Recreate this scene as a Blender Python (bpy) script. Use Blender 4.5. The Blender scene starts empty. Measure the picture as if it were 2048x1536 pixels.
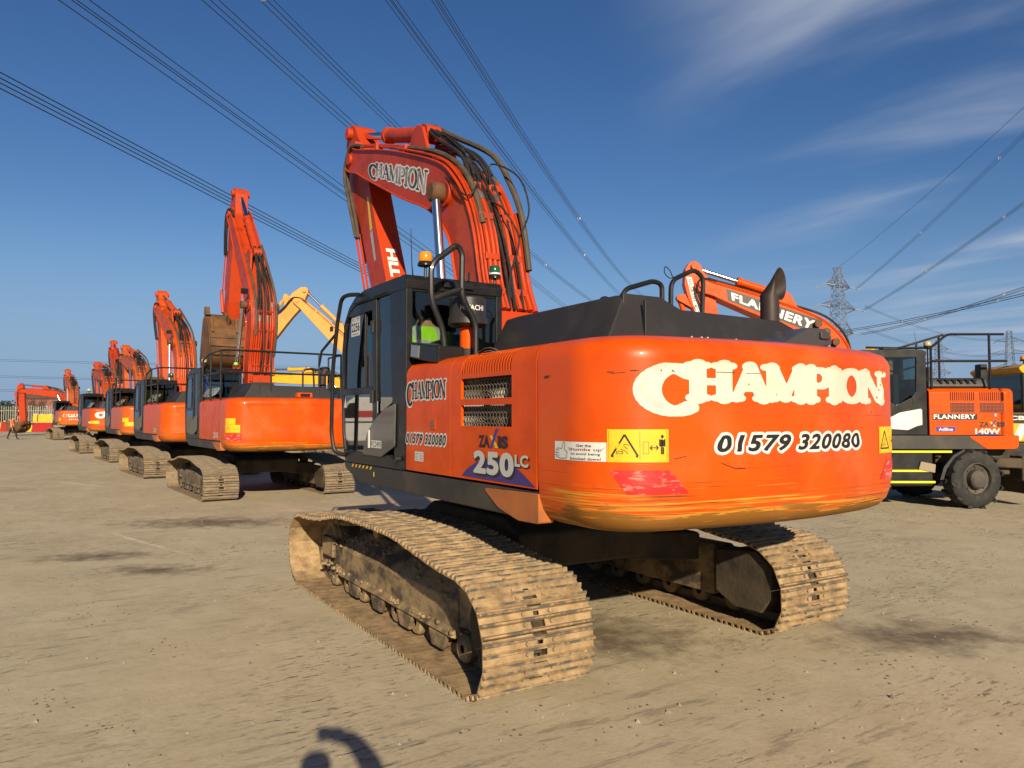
import bpy, math, random
from mathutils import Vector, Matrix
import numpy as np
random.seed(7)
R = math.radians
sc = bpy.context.scene
# ------------------------------------------------------------------ camera
cam = bpy.data.cameras.new('camera'); camo = bpy.data.objects.new('camera', cam)
sc.collection.objects.link(camo); sc.camera = camo
CAM = Vector((-6.09, 3.97, 1.77)); YAW, PITCH = R(-31.5), R(2.475)
camo.location = CAM
camo.rotation_euler = (R(90) + PITCH, 0, YAW - R(90))
cam.sensor_width = 36; cam.lens = 36 * 1490 / 2048; cam.clip_start = .05; cam.clip_end = 6000
# ------------------------------------------------------------------ sky, sun, exposure
SUN = Vector((-0.8826, 0.2842, 0.3745)).normalized()
w = bpy.data.worlds.new('World'); sc.world = w; w.use_nodes = True
nt = w.node_tree; nt.nodes.clear()
def N(tree, typ, **kw):
    n = tree.nodes.new(typ)
    for k, v in kw.items():
        if k.startswith('i_'):
            n.inputs[int(k[2:]) if k[2:].isdigit() else k[2:].replace('_', ' ')].default_value = v
        else: setattr(n, k, v)
    return n
sky = N(nt, 'ShaderNodeTexSky', sky_type='NISHITA', sun_disc=False, sun_elevation=R(22), sun_rotation=math.atan2(SUN.x, SUN.y),
        altitude=0, air_density=1.0, dust_density=0.35, ozone_density=3.0)
bg = N(nt, 'ShaderNodeBackground'); bg.inputs[1].default_value = 0.052
wo = N(nt, 'ShaderNodeOutputWorld')
tc = N(nt, 'ShaderNodeTexCoord'); L = nt.links.new
# thin high cirrus: direction / height gives a flat cloud sheet, streaked along one direction
sep = N(nt, 'ShaderNodeSeparateXYZ'); L(tc.outputs['Generated'], sep.inputs[0])
zm = N(nt, 'ShaderNodeMath', operation='MAXIMUM'); L(sep.outputs[2], zm.inputs[0]); zm.inputs[1].default_value = .06
dv = N(nt, 'ShaderNodeVectorMath', operation='DIVIDE'); cz = N(nt, 'ShaderNodeCombineXYZ')
for i in range(3): L(zm.outputs[0], cz.inputs[i])
L(tc.outputs['Generated'], dv.inputs[0]); L(cz.outputs[0], dv.inputs[1])
mp = N(nt, 'ShaderNodeMapping'); mp.inputs['Rotation'].default_value = (0, 0, R(-52)); mp.inputs['Scale'].default_value = (.36, .95, 0)
mp.inputs['Location'].default_value = (2.1, .9, 0)
L(dv.outputs[0], mp.inputs[0])
n1 = N(nt, 'ShaderNodeTexNoise', i_Scale=1.15, i_Detail=6.0, i_Roughness=.50, i_Distortion=.35); L(mp.outputs[0], n1.inputs['Vector'])
mp2 = N(nt, 'ShaderNodeMapping'); mp2.inputs['Scale'].default_value = (.28, .28, 0); mp2.inputs['Location'].default_value = (.6, .33, 0)
L(dv.outputs[0], mp2.inputs[0])
n2 = N(nt, 'ShaderNodeTexNoise', i_Scale=1.0, i_Detail=1.0); L(mp2.outputs[0], n2.inputs['Vector'])
# cloud banks lie to the right of the view and behind it
def dirmask(v, a, b):
    d = N(nt, 'ShaderNodeVectorMath', operation='DOT_PRODUCT'); L(tc.outputs['Generated'], d.inputs[0]); d.inputs[1].default_value = Vector(v).normalized()
    m = N(nt, 'ShaderNodeMapRange', interpolation_type='SMOOTHSTEP'); L(d.outputs['Value'], m.inputs[0])
    m.inputs[1].default_value = a; m.inputs[2].default_value = b
    return m
m1 = dirmask((.18, -.88, .46), .80, .985); m2 = dirmask((-.8, -.2, .5), .75, .97)
mx = N(nt, 'ShaderNodeMath', operation='MAXIMUM'); L(m1.outputs[0], mx.inputs[0]); L(m2.outputs[0], mx.inputs[1])
r1 = N(nt, 'ShaderNodeMapRange', interpolation_type='SMOOTHSTEP'); L(n1.outputs[0], r1.inputs[0]); r1.inputs[1].default_value = .43; r1.inputs[2].default_value = .80
mm = N(nt, 'ShaderNodeMath', operation='MULTIPLY'); L(r1.outputs[0], mm.inputs[0]); L(mx.outputs[0], mm.inputs[1])
mk = N(nt, 'ShaderNodeMath', operation='MULTIPLY', use_clamp=True); L(mm.outputs[0], mk.inputs[0]); mk.inputs[1].default_value = .95
mixs = N(nt, 'ShaderNodeMix', data_type='RGBA'); L(mk.outputs[0], mixs.inputs[0])
hs = N(nt, 'ShaderNodeHueSaturation', i_Saturation=1.22, i_Value=1.06, i_Hue=.510); L(sky.outputs[0], hs.inputs['Color'])
hzr = N(nt, 'ShaderNodeMapRange', interpolation_type='SMOOTHERSTEP'); L(sep.outputs[2], hzr.inputs[0])
for i_, x_ in enumerate((-.02, .30, .88, 0.)): hzr.inputs[i_ + 1].default_value = x_
hzm = N(nt, 'ShaderNodeMix', data_type='RGBA'); L(hzr.outputs[0], hzm.inputs[0]); L(hs.outputs[0], hzm.inputs[6]); hzm.inputs[7].default_value = (2.75, 4.3, 7.1, 1)
L(hzm.outputs[2], mixs.inputs[6]); mixs.inputs[7].default_value = (6.4, 7.0, 8.2, 1)
L(mixs.outputs[2], bg.inputs[0]); L(bg.outputs[0], wo.inputs[0])
sl = bpy.data.lights.new('sun', 'SUN'); sl.energy = 5.0; sl.angle = R(.55); sl.color = (1, .86, .64)
so = bpy.data.objects.new('sun', sl); sc.collection.objects.link(so); so.location = (-40, 15, 30)
so.rotation_euler = SUN.to_track_quat('Z', 'Y').to_euler()
sc.view_settings.view_transform = 'Standard'; sc.view_settings.look = 'None'; sc.view_settings.gamma = 1
sc.view_settings.exposure = 0.60; sc.view_settings.use_curve_mapping = False
try:
    sc.cycles.max_bounces = 7; sc.cycles.transparent_max_bounces = 12; sc.cycles.caustics_reflective = False; sc.cycles.caustics_refractive = False
except Exception: pass
# ------------------------------------------------------------------ materials
MATS = {}
KA = .80
def ka(c): return tuple(x * KA for x in c)
def mat(name, col, rough=.5, metal=0., coat=0., col2=None, nscale=6., namt=(.4, .65), bump=0., bscale=60., rvar=0., stretch=None, emit=None, rnd=0.):
    if name in MATS: return MATS[name]
    col = ka(col); col2 = ka(col2) if col2 is not None else None
    m = bpy.data.materials.new(name); m.use_nodes = True; t = m.node_tree; b = t.nodes['Principled BSDF']; l = t.links.new
    b.inputs['Roughness'].default_value = rough; b.inputs['Metallic'].default_value = metal; b.inputs['Coat Weight'].default_value = coat
    b.inputs['Coat Roughness'].default_value = .06
    b.inputs['Base Color'].default_value = (*col, 1); b.inputs['Specular IOR Level'].default_value = .35
    tx = N(t, 'ShaderNodeTexCoord'); vec = tx.outputs['Object']
    if rnd:
        oi = N(t, 'ShaderNodeObjectInfo'); ad = N(t, 'ShaderNodeVectorMath', operation='ADD'); sm = N(t, 'ShaderNodeMath', operation='MULTIPLY'); sm.inputs[1].default_value = 37.
        l(oi.outputs['Random'], sm.inputs[0]); l(vec, ad.inputs[0]); l(sm.outputs[0], ad.inputs[1]); vec = ad.outputs[0]
    if stretch:
        mpn = N(t, 'ShaderNodeMapping'); mpn.inputs['Scale'].default_value = stretch; l(vec, mpn.inputs[0]); vec = mpn.outputs[0]
    if col2 is not None:
        no = N(t, 'ShaderNodeTexNoise', i_Scale=nscale, i_Detail=6., i_Roughness=.62); l(vec, no.inputs['Vector'])
        mr = N(t, 'ShaderNodeMapRange'); l(no.outputs[0], mr.inputs[0]); mr.inputs[1].default_value, mr.inputs[2].default_value = namt
        mi = N(t, 'ShaderNodeMix', data_type='RGBA'); l(mr.outputs[0], mi.inputs[0]); mi.inputs[6].default_value = (*col, 1); mi.inputs[7].default_value = (*col2, 1)
        l(mi.outputs[2], b.inputs['Base Color'])
        if rvar:
            rr = N(t, 'ShaderNodeMapRange'); l(no.outputs[0], rr.inputs[0]); rr.inputs[1].default_value, rr.inputs[2].default_value = .3, .7
            rr.inputs[3].default_value, rr.inputs[4].default_value = rough - rvar, rough + rvar; l(rr.outputs[0], b.inputs['Roughness'])
    if bump:
        nb = N(t, 'ShaderNodeTexNoise', i_Scale=bscale, i_Detail=5.); l(vec, nb.inputs['Vector'])
        bp = N(t, 'ShaderNodeBump'); bp.inputs['Strength'].default_value = bump; bp.inputs['Distance'].default_value = .01; l(nb.outputs[0], bp.inputs['Height']); l(bp.outputs[0], b.inputs['Normal'])
    if emit: b.inputs['Emission Color'].default_value = (*emit[:3], 1); b.inputs['Emission Strength'].default_value = emit[3]
    MATS[name] = m; return m
OR = (.72, .085, .001)
paint = mat('orange_paint', OR, .40, 0, .12, (.54, .060, .003), 3., (.45, .75), rvar=.08); paint.node_tree.nodes['Principled BSDF'].inputs['Specular IOR Level'].default_value = .12
paint_boom = mat('orange_boom_paint', (.50, .045, .004), .48, 0, .03, (.30, .034, .008), 4., (.48, .72), .06, 40., rvar=.1)
charcoal = mat('charcoal_paint', (.015, .0145, .015), .36, 0, .05, (.032, .028, .024), 3.5, (.5, .8), rvar=.1); charcoal.node_tree.nodes['Principled BSDF'].inputs['Specular IOR Level'].default_value = .22
charcoal_matt = mat('charcoal_plastic', (.026, .0235, .023), .45, 0, .05, (.045, .039, .034), 2.5, (.48, .8), .1, 200.)
beam_mat = mat('dusty_beam_paint', (.034, .031, .027), .5, 0, 0, (.085, .068, .046), 2.2, (.45, .75))
black = mat('black_interior', (.008, .008, .009), .8)
dark = mat('dark_void', (.012, .011, .010), .9)  # near-black standing in for shade in openings; also on the revolving frame
rubber = mat('black_rubber', (.020, .019, .018), .75, 0, 0, (.05, .045, .038), 9., (.45, .7), .3, 90.)
hose = mat('black_hose', (.018, .017, .017), .6, 0, 0, (.06, .048, .035), 9., (.5, .75))
hose_br = mat('dusty_hose', (.10, .072, .045), .7, 0, 0, (.05, .04, .03), 6., (.4, .7))
chrome = mat('chrome_rod', (.80, .80, .80), .16, 1.)
steel = mat('worn_steel', (.35, .33, .30), .45, .8, 0, (.2, .16, .11), 8., (.45, .7))
rust = mat('rusty_brown', (.16, .075, .035), .8, 0, 0, (.07, .04, .025), 7., (.4, .7), .3, 40.)
bucketm = mat('rusty_bucket_steel', (.19, .085, .027), .75, 0, 0, (.065, .036, .018), 3., (.4, .7), .4, 25.)
mudframe = mat('muddy_frame', (.36, .25, .125), .9, 0, 0, (.075, .058, .040), 3.2, (.42, .62), .6, 25., stretch=(1, 1, 1.6))
muddark = mat('dark_mud_and_shade', (.095, .070, .042), .9, 0, 0, (.03, .025, .02), 3., (.4, .7), .5, 25.)  # dark mud; on the sprocket the dark tone stands in for shade
white = mat('white_vinyl', (.72, .71, .66), .45)
cream = mat('cream_ghost_vinyl', (.66, .64, .52), .42, 0, .05, (.60, .58, .46), 1.6, (.5, .62))
cream2 = mat('grey_cream_ghost', (.52, .51, .44), .45)
blackv = mat('black_vinyl', (.02, .016, .016), .45)
greyv = mat('faded_black_vinyl', (.045, .045, .048), .5, 0, 0, (.40, .40, .40), 2.2, (.46, .60), stretch=(1, 1, 1))
purple = mat('purple_vinyl', (.055, .035, .20), .45)
bluev = mat('blue_vinyl', (.03, .05, .30), .45)
yelv = mat('yellow_vinyl', (.85, .52, .015), .45, 0, .1, (.78, .46, .02), 8., (.5, .7))
redv = mat('red_reflector', (.60, .025, .022), .4, 0, .2, (.80, .30, .22), 9., (.50, .66), stretch=(1, 1, 4))
redtext = mat('dark_red_vinyl', (.25, .02, .03), .5)
whitepaint = mat('white_paint', (.70, .69, .66), .35, 0, .2, (.55, .53, .48), 3., (.5, .8))
yelpaint = mat('yellow_paint', (.80, .40, .012), .38, 0, .2, (.66, .32, .02), 3., (.5, .75))
creampaint = mat('faded_cream_paint', (.74, .35, .075), .5, 0, .05, (.62, .28, .05), 2., (.45, .7))
redpaint = mat('red_plastic', (.42, .016, .018), .45, 0, 0, (.30, .02, .02), 2., (.45, .7))
yelplastic = mat('yellow_plastic', (.75, .48, .03), .45, 0, 0, (.6, .36, .03), 2., (.45, .7))
hiyel = mat('hi_vis_yellow', (.36, .78, .02), .8)
hiorange = mat('hi_vis_orange', (.85, .20, .05), .8)
reflg = mat('grey_reflective_tape', (.42, .44, .44), .5)
skin = mat('skin', (.45, .24, .16), .6)
hair = mat('dark_hair', (.03, .02, .015), .8)
cloth = mat('dark_cloth', (.022, .022, .026), .9)
stripyel = mat('yellow_step_tape', (.72, .72, .02), .5)
galv = mat('galvanised_lattice', (.13, .145, .155), .6, .2)
wirem = mat('conductor_cable', (.035, .037, .042), .6, .2)
glassins = mat('insulator_glass', (.55, .62, .62), .2)
palism = mat('galvanised_fence', (.30, .28, .24), .7)
brickm = mat('red_brick', (.30, .12, .075), .9, 0, 0, (.22, .09, .06), 2., (.4, .7))
bark = mat('bark', (.075, .055, .042), .95)
amber = mat('amber_lens', (.80, .26, .006), .18, 0, .6)
greenl = mat('green_lens', (.010, .10, .035), .12, 0, .8)
limel = mat('lime_lens', (.30, .62, .02), .2, 0, .5)
seatm = mat('seat_fabric', (.05, .05, .055), .9)
def glass_mat(name, tint, refl=1.0, ior=1.6):
    m = bpy.data.materials.new(name); m.use_nodes = True; t = m.node_tree; t.nodes.clear(); l = t.links.new
    o = N(t, 'ShaderNodeOutputMaterial'); tr = N(t, 'ShaderNodeBsdfTransparent'); tr.inputs[0].default_value = (*tint, 1)
    g = N(t, 'ShaderNodeBsdfGlossy'); g.inputs['Roughness'].default_value = .02; g.inputs[0].default_value = (refl, refl, refl, 1)
    f = N(t, 'ShaderNodeFresnel'); f.inputs[0].default_value = ior
    mixn = N(t, 'ShaderNodeMixShader'); l(f.outputs[0], mixn.inputs[0]); l(tr.outputs[0], mixn.inputs[1]); l(g.outputs[0], mixn.inputs[2]); l(mixn.outputs[0], o.inputs[0])
    return m
glass = glass_mat('tinted_cab_glass', (.34, .46, .46)); glass_film = glass_mat('mirrored_door_film', (.22, .27, .27), 1., 3.2); glass_clear = glass_mat('clear_rear_glass', (.80, .84, .82), 1., 1.5)
# counterweight paint: the orange with horizontal scrape marks, worn to primer and rusty steel along its lower edge
def scraped(name, amount, zlow=1.14, zhigh=1.62, base_col=OR, base2=(.50, .050, .001)):
    m = mat(name, base_col, .36, 0, .22, base2, 1.6, (.45, .75), rvar=.07); t = m.node_tree; t.nodes['Principled BSDF'].inputs['Specular IOR Level'].default_value = .2; l = t.links.new; b = t.nodes['Principled BSDF']
    base = b.inputs['Base Color'].links[0].from_socket
    tx = N(t, 'ShaderNodeTexCoord'); sp = N(t, 'ShaderNodeSeparateXYZ'); l(tx.outputs['Object'], sp.inputs[0])
    def streak(sx, sz, det=5., rough=.65):
        mpn = N(t, 'ShaderNodeMapping'); mpn.inputs['Scale'].default_value = (sx, sx, sz); l(tx.outputs['Object'], mpn.inputs[0])
        no = N(t, 'ShaderNodeTexNoise', i_Scale=1., i_Detail=det, i_Roughness=rough); l(mpn.outputs[0], no.inputs['Vector']); return no.outputs[0]
    def rng(v, a, b_, c=0., d=1., sm=False):
        q = N(t, 'ShaderNodeMapRange', interpolation_type='SMOOTHSTEP' if sm else 'LINEAR'); l(v, q.inputs[0])
        for i, x in enumerate((a, b_, c, d)): q.inputs[i + 1].default_value = x
        return q.outputs[0]
    def mth(op, a, b_):
        q = N(t, 'ShaderNodeMath', operation=op, use_clamp=False)
        for i, x in enumerate((a, b_)):
            if isinstance(x, (int, float)): q.inputs[i].default_value = x
            else: l(x, q.inputs[i])
        return q.outputs[0]
    def blend(fac, c0, c1):
        q = N(t, 'ShaderNodeMix', data_type='RGBA'); l(fac, q.inputs[0]); l(c0, q.inputs[6])
        if isinstance(c1, tuple): q.inputs[7].default_value = (*ka(c1), 1)
        else: l(c1, q.inputs[7])
        return q.outputs[2]
    big = streak(1.3, 2.2, 2.)                       # how far up the wear reaches varies along the edge
    zz = mth('ADD', sp.outputs[2], mth('MULTIPLY', mth('SUBTRACT', big, .5), -.32))
    low = rng(zz, zhigh, zlow, 0., 1.)
    s1 = streak(1.1, 55.); s2 = streak(.8, 90., 4.); s3 = streak(2.2, 30., 6.)
    f1 = rng(mth('ADD', s1, mth('MULTIPLY', mth('SUBTRACT', low, .62), .55 * amount)), .56, .68)
    c = blend(f1, base, (.66, .30, .035))           # bared primer
    f2 = rng(mth('ADD', s2, mth('MULTIPLY', mth('SUBTRACT', low, .35), .12)), .63, .69)
    c = blend(f2, c, (.10, .032, .012))             # dark scratches
    f3 = rng(mth('ADD', s3, mth('MULTIPLY', mth('SUBTRACT', low, .88), 1.0 * amount)), .50, .56)
    c = blend(f3, c, (.30, .125, .018))             # scraped to rusty metal
    gn = N(t, 'ShaderNodeTexNoise', i_Scale=42., i_Detail=3.); l(tx.outputs['Object'], gn.inputs['Vector']); g2 = N(t, 'ShaderNodeTexNoise', i_Scale=2.3, i_Detail=4.); l(tx.outputs['Object'], g2.inputs['Vector'])
    c = blend(mth('MULTIPLY', rng(gn.outputs[0], .66, .72), rng(g2.outputs[0], .48, .62)), c, (.16, .05, .015))      # chips and fly specks
    c = blend(mth('MULTIPLY', rng(g2.outputs[0], .50, .75), .22), c, (.50, .24, .10))     # dust film
    l(c, b.inputs['Base Color'])
    rgh = rng(mth('MAXIMUM', f1, f3), 0, 1, .36, .62); l(rgh, b.inputs['Roughness'])
    cw_ = rng(mth('MAXIMUM', f1, f3), 0, 1, .22, 0.); l(cw_, b.inputs['Coat Weight'])
    bp = N(t, 'ShaderNodeBump'); bp.inputs['Strength'].default_value = .25; bp.inputs['Distance'].default_value = .004
    l(mth('ADD', f1, mth('MULTIPLY', f2, -1.)), bp.inputs['Height']); l(bp.outputs[0], b.inputs['Normal'])
    return m
cwmat = scraped('scraped_counterweight_paint', 1.0)
cwmat2 = scraped('lightly_scraped_counterweight_paint', .9, 1.12, 1.58)
# dried mud on the track shoes: tan mud, bright grey where the grousers rub bare
def shoe_mat(name, mud, mud2, bare):
    m = mat(name, mud, .92, 0, 0, mud2, 9., (.35, .68), .55, 45., rnd=1.); t = m.node_tree; l = t.links.new; b = t.nodes['Principled BSDF']
    base = b.inputs['Base Color'].links[0].from_socket
    tx = N(t, 'ShaderNodeTexCoord'); sp = N(t, 'ShaderNodeSeparateXYZ'); l(tx.outputs['Object'], sp.inputs[0])
    mr = N(t, 'ShaderNodeMapRange'); l(sp.outputs[2], mr.inputs[0]); mr.inputs[1].default_value = .020; mr.inputs[2].default_value = .028
    no = N(t, 'ShaderNodeTexNoise', i_Scale=14., i_Detail=4.); l(tx.outputs['Object'], no.inputs['Vector'])
    m2 = N(t, 'ShaderNodeMapRange'); l(no.outputs[0], m2.inputs[0]); m2.inputs[1].default_value = .42; m2.inputs[2].default_value = .6
    mu = N(t, 'ShaderNodeMath', operation='MULTIPLY'); l(mr.outputs[0], mu.inputs[0]); l(m2.outputs[0], mu.inputs[1])
    mi = N(t, 'ShaderNodeMix', data_type='RGBA'); l(mu.outputs[0], mi.inputs[0]); l(base, mi.inputs[6]); mi.inputs[7].default_value = (*ka(bare), 1); l(mi.outputs[2], b.inputs['Base Color'])
    return m
shoem = shoe_mat('muddy_track_shoe', (.45, .305, .158), (.21, .14, .072), (.10, .094, .086))
shoem2 = shoe_mat('grey_muddy_track_shoe', (.30, .22, .135), (.19, .14, .09), (.14, .13, .12))
# ------------------------------------------------------------------ mesh helpers
COL = sc.collection
class MB:
    def __init__(s): s.v = []; s.f = []; s.m = []
    def add(s, vs, fs, mi=0):
        o = len(s.v); s.v += [tuple(v) for v in vs]; s.f += [[i + o for i in f] for f in fs]; s.m += [mi] * len(fs); return s
    def box(s, c, d, rot=None, mi=0):
        vs = [Vector((x * d[0] / 2, y * d[1] / 2, z * d[2] / 2)) for x in (-1, 1) for y in (-1, 1) for z in (-1, 1)]
        if rot is not None: vs = [rot @ v for v in vs]
        vs = [v + Vector(c) for v in vs]
        return s.add(vs, [(0, 1, 3, 2), (4, 6, 7, 5), (0, 4, 5, 1), (2, 3, 7, 6), (0, 2, 6, 4), (1, 5, 7, 3)], mi)
    def box2(s, a, b, mi=0): return s.box([(a[i] + b[i]) / 2 for i in range(3)], [abs(b[i] - a[i]) for i in range(3)], None, mi)
    def prism(s, poly, axis, a, b, mi=0):
        # poly: 2-D points; axis 'y' -> (x,z) extruded along y; 'x' -> (y,z); 'z' -> (x,y)
        def P(p, t): return (p[0], t, p[1]) if axis == 'y' else ((t, p[0], p[1]) if axis == 'x' else (p[0], p[1], t))
        n = len(poly); vs = [P(p, a) for p in poly] + [P(p, b) for p in poly]
        ar = sum(poly[i][0] * poly[(i + 1) % n][1] - poly[(i + 1) % n][0] * poly[i][1] for i in range(n))
        fs = [list(range(n)), list(range(2 * n - 1, n - 1, -1))] + [[i, i + n, (i + 1) % n + n, (i + 1) % n] for i in range(n)]
        flip = (ar > 0) == (b > a)
        if axis == 'y': flip = not flip
        if flip: fs = [f[::-1] for f in fs]
        return s.add(vs, fs, mi)
    def tube(s, path, r, n=8, mi=0, caps=True):
        path = [Vector(p) for p in path]; m = len(path); rs = r if isinstance(r, (list, tuple)) else [r] * m
        t0 = (path[1] - path[0]).normalized(); up = Vector((0, 0, 1)) if abs(t0.z) < .9 else Vector((1, 0, 0))
        side = t0.cross(up).normalized(); vs = []
        for i in range(m):
            t = (path[min(i + 1, m - 1)] - path[max(i - 1, 0)]).normalized()
            side = (side - t * side.dot(t)).normalized(); u = side.cross(t)
            for k in range(n):
                a = 2 * math.pi * k / n; vs.append(path[i] + (side * math.cos(a) + u * math.sin(a)) * rs[i])
        fs = [[i * n + k, i * n + (k + 1) % n, (i + 1) * n + (k + 1) % n, (i + 1) * n + k] for i in range(m - 1) for k in range(n)]
        if caps: fs += [list(range(n))[::-1], [(m - 1) * n + k for k in range(n)]]
        return s.add(vs, fs, mi)
    def cyl(s, p0, p1, r, n=16, mi=0): return s.tube([p0, p1], r, n, mi)
    def lathe(s, prof, c, n=20, axis='z', mi=0):
        vs = []; m = len(prof)
        for k in range(n):
            a = 2 * math.pi * k / n; ca, sa = math.cos(a), math.sin(a)
            for (r, h) in prof:
                p = (r * ca, r * sa, h) if axis == 'z' else ((r * ca, h, r * sa) if axis == 'y' else (h, r * ca, r * sa))
                vs.append((p[0] + c[0], p[1] + c[1], p[2] + c[2]))
        fs = [[k * m + i, ((k + 1) % n) * m + i, ((k + 1) % n) * m + i + 1, k * m + i + 1] for k in range(n) for i in range(m - 1)]
        if axis == 'y': fs = [f[::-1] for f in fs]
        return s.add(vs, fs, mi)
    def sphere(s, c, r, n=12, mi=0):
        rr = r if isinstance(r, (tuple, list)) else (r, r, r); m = n // 2; vs = []
        for i in range(m + 1):
            for k in range(n):
                a = math.pi * i / m; q = 2 * math.pi * k / n
                vs.append((c[0] + rr[0] * math.sin(a) * math.cos(q), c[1] + rr[1] * math.sin(a) * math.sin(q), c[2] + rr[2] * math.cos(a)))
        return s.add(vs, [[i * n + k, (i + 1) * n + k, (i + 1) * n + (k + 1) % n, i * n + (k + 1) % n] for i in range(m) for k in range(n)], mi)
    def mesh(s, name, mats, smooth=35):
        me = bpy.data.meshes.new(name); me.from_pydata(s.v, [], s.f)
        for m in (mats if isinstance(mats, (list, tuple)) else [mats]): me.materials.append(m)
        if any(s.m): me.polygons.foreach_set('material_index', s.m)
        me.update(); fix(me, smooth); return me
    def build(s, name, mats, parent=None, bevel=0., smooth=35, seg=2, loc=None):
        return link(name, s.mesh(name, mats, smooth), parent, bevel, seg, loc)
def fix(me, smooth):
    import bmesh
    bm = bmesh.new(); bm.from_mesh(me); bmesh.ops.remove_doubles(bm, verts=bm.verts, dist=1e-5); bmesh.ops.recalc_face_normals(bm, faces=bm.faces); bm.to_mesh(me); bm.free()
    if smooth:
        me.polygons.foreach_set('use_smooth', [True] * len(me.polygons)); me.set_sharp_from_angle(angle=R(smooth))
def link(name, me, parent=None, bevel=0., seg=2, loc=None):
    o = bpy.data.objects.new(name, me); COL.objects.link(o)
    if parent is not None: o.parent = parent
    if loc is not None: o.location = loc
    if bevel:
        b = o.modifiers.new('bevel', 'BEVEL'); b.width = bevel; b.segments = seg; b.limit_method = 'ANGLE'; b.angle_limit = R(35); b.harden_normals = True; b.use_clamp_overlap = True
    return o
def empty(name, loc, rz=0, label=None, cat=None, group=None, scale=1.):
    o = bpy.data.objects.new(name, None); COL.objects.link(o); o.location = loc; o.rotation_euler = (0, 0, rz); o.scale = (scale,) * 3; o.empty_display_size = .3
    if label: tag(o, label, cat, group)
    return o
def tag(o, label=None, cat=None, group=None, kind=None):
    for k, v in (('label', label), ('category', cat), ('group', group), ('kind', kind)):
        if v: o[k] = v
    return o
def fillet(poly, rad, n=5):
    out = []; m = len(poly)
    for i in range(m):
        r = rad[i] if isinstance(rad, (list, tuple)) else rad
        p = Vector(poly[i]); a = Vector(poly[i - 1]) - p; b = Vector(poly[(i + 1) % m]) - p
        if r <= 0: out.append(tuple(p)); continue
        la, lb = a.length, b.length; a.normalize(); b.normalize()
        th = math.acos(max(-1, min(1, a.dot(b)))); d = min(r / math.tan(th / 2), la * .48, lb * .48)
        p0, p1 = p + a * d, p + b * d
        for k in range(n + 1):
            t = k / n; out.append(tuple((1 - t) ** 2 * p0 + 2 * t * (1 - t) * p + t * t * p1))
    return out
def rounded(path, r, n=5):
    path = [Vector(p) for p in path]; out = [path[0]]
    for i in range(1, len(path) - 1):
        p = path[i]; a = path[i - 1] - p; b = path[i + 1] - p; d = min(r, a.length * .48, b.length * .48)
        p0 = p + a.normalized() * d; p1 = p + b.normalized() * d
        for k in range(n + 1):
            t = k / n; out.append((1 - t) ** 2 * p0 + 2 * t * (1 - t) * p + t * t * p1)
    out.append(path[-1]); return out
def spline(pts, n=8):
    pts = [Vector(p) for p in pts]; out = []
    for i in range(len(pts) - 1):
        p0 = pts[max(i - 1, 0)]; p1 = pts[i]; p2 = pts[i + 1]; p3 = pts[min(i + 2, len(pts) - 1)]
        for k in range(n):
            t = k / n
            out.append(.5 * ((2 * p1) + (p2 - p0) * t + (2 * p0 - 5 * p1 + 4 * p2 - p3) * t * t + (3 * p1 - p0 - 3 * p2 + p3) * t ** 3))
    out.append(pts[-1]); return out
# ------------------------------------------------------------------ lettering
TCACHE = {}
def text2d(s, bold=0., shear=0., spacing=1.):
    """flat glyph outlines -> (verts in a unit box u,v in 0..1, faces, aspect)"""
    key = (s, bold, shear, spacing)
    if key in TCACHE: return TCACHE[key]
    cu = bpy.data.curves.new('t', 'FONT'); cu.body = s; cu.size = 1; cu.offset = bold; cu.shear = shear; cu.space_character = spacing; cu.resolution_u = 4; cu.fill_mode = 'FRONT'
    o = bpy.data.objects.new('t', cu); COL.objects.link(o); dg = bpy.context.evaluated_depsgraph_get()
    me = bpy.data.meshes.new_from_object(o.evaluated_get(dg)); bpy.data.objects.remove(o)
    v = np.array([p.co[:2] for p in me.vertices]); f = [list(p.vertices) for p in me.polygons]; bpy.data.meshes.remove(me); bpy.data.curves.remove(cu)
    lo, hi = v.min(0), v.max(0); TCACHE[key] = ((v - lo) / (hi - lo), f, (hi[0] - lo[0]) / (hi[1] - lo[1])); return TCACHE[key]
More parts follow.
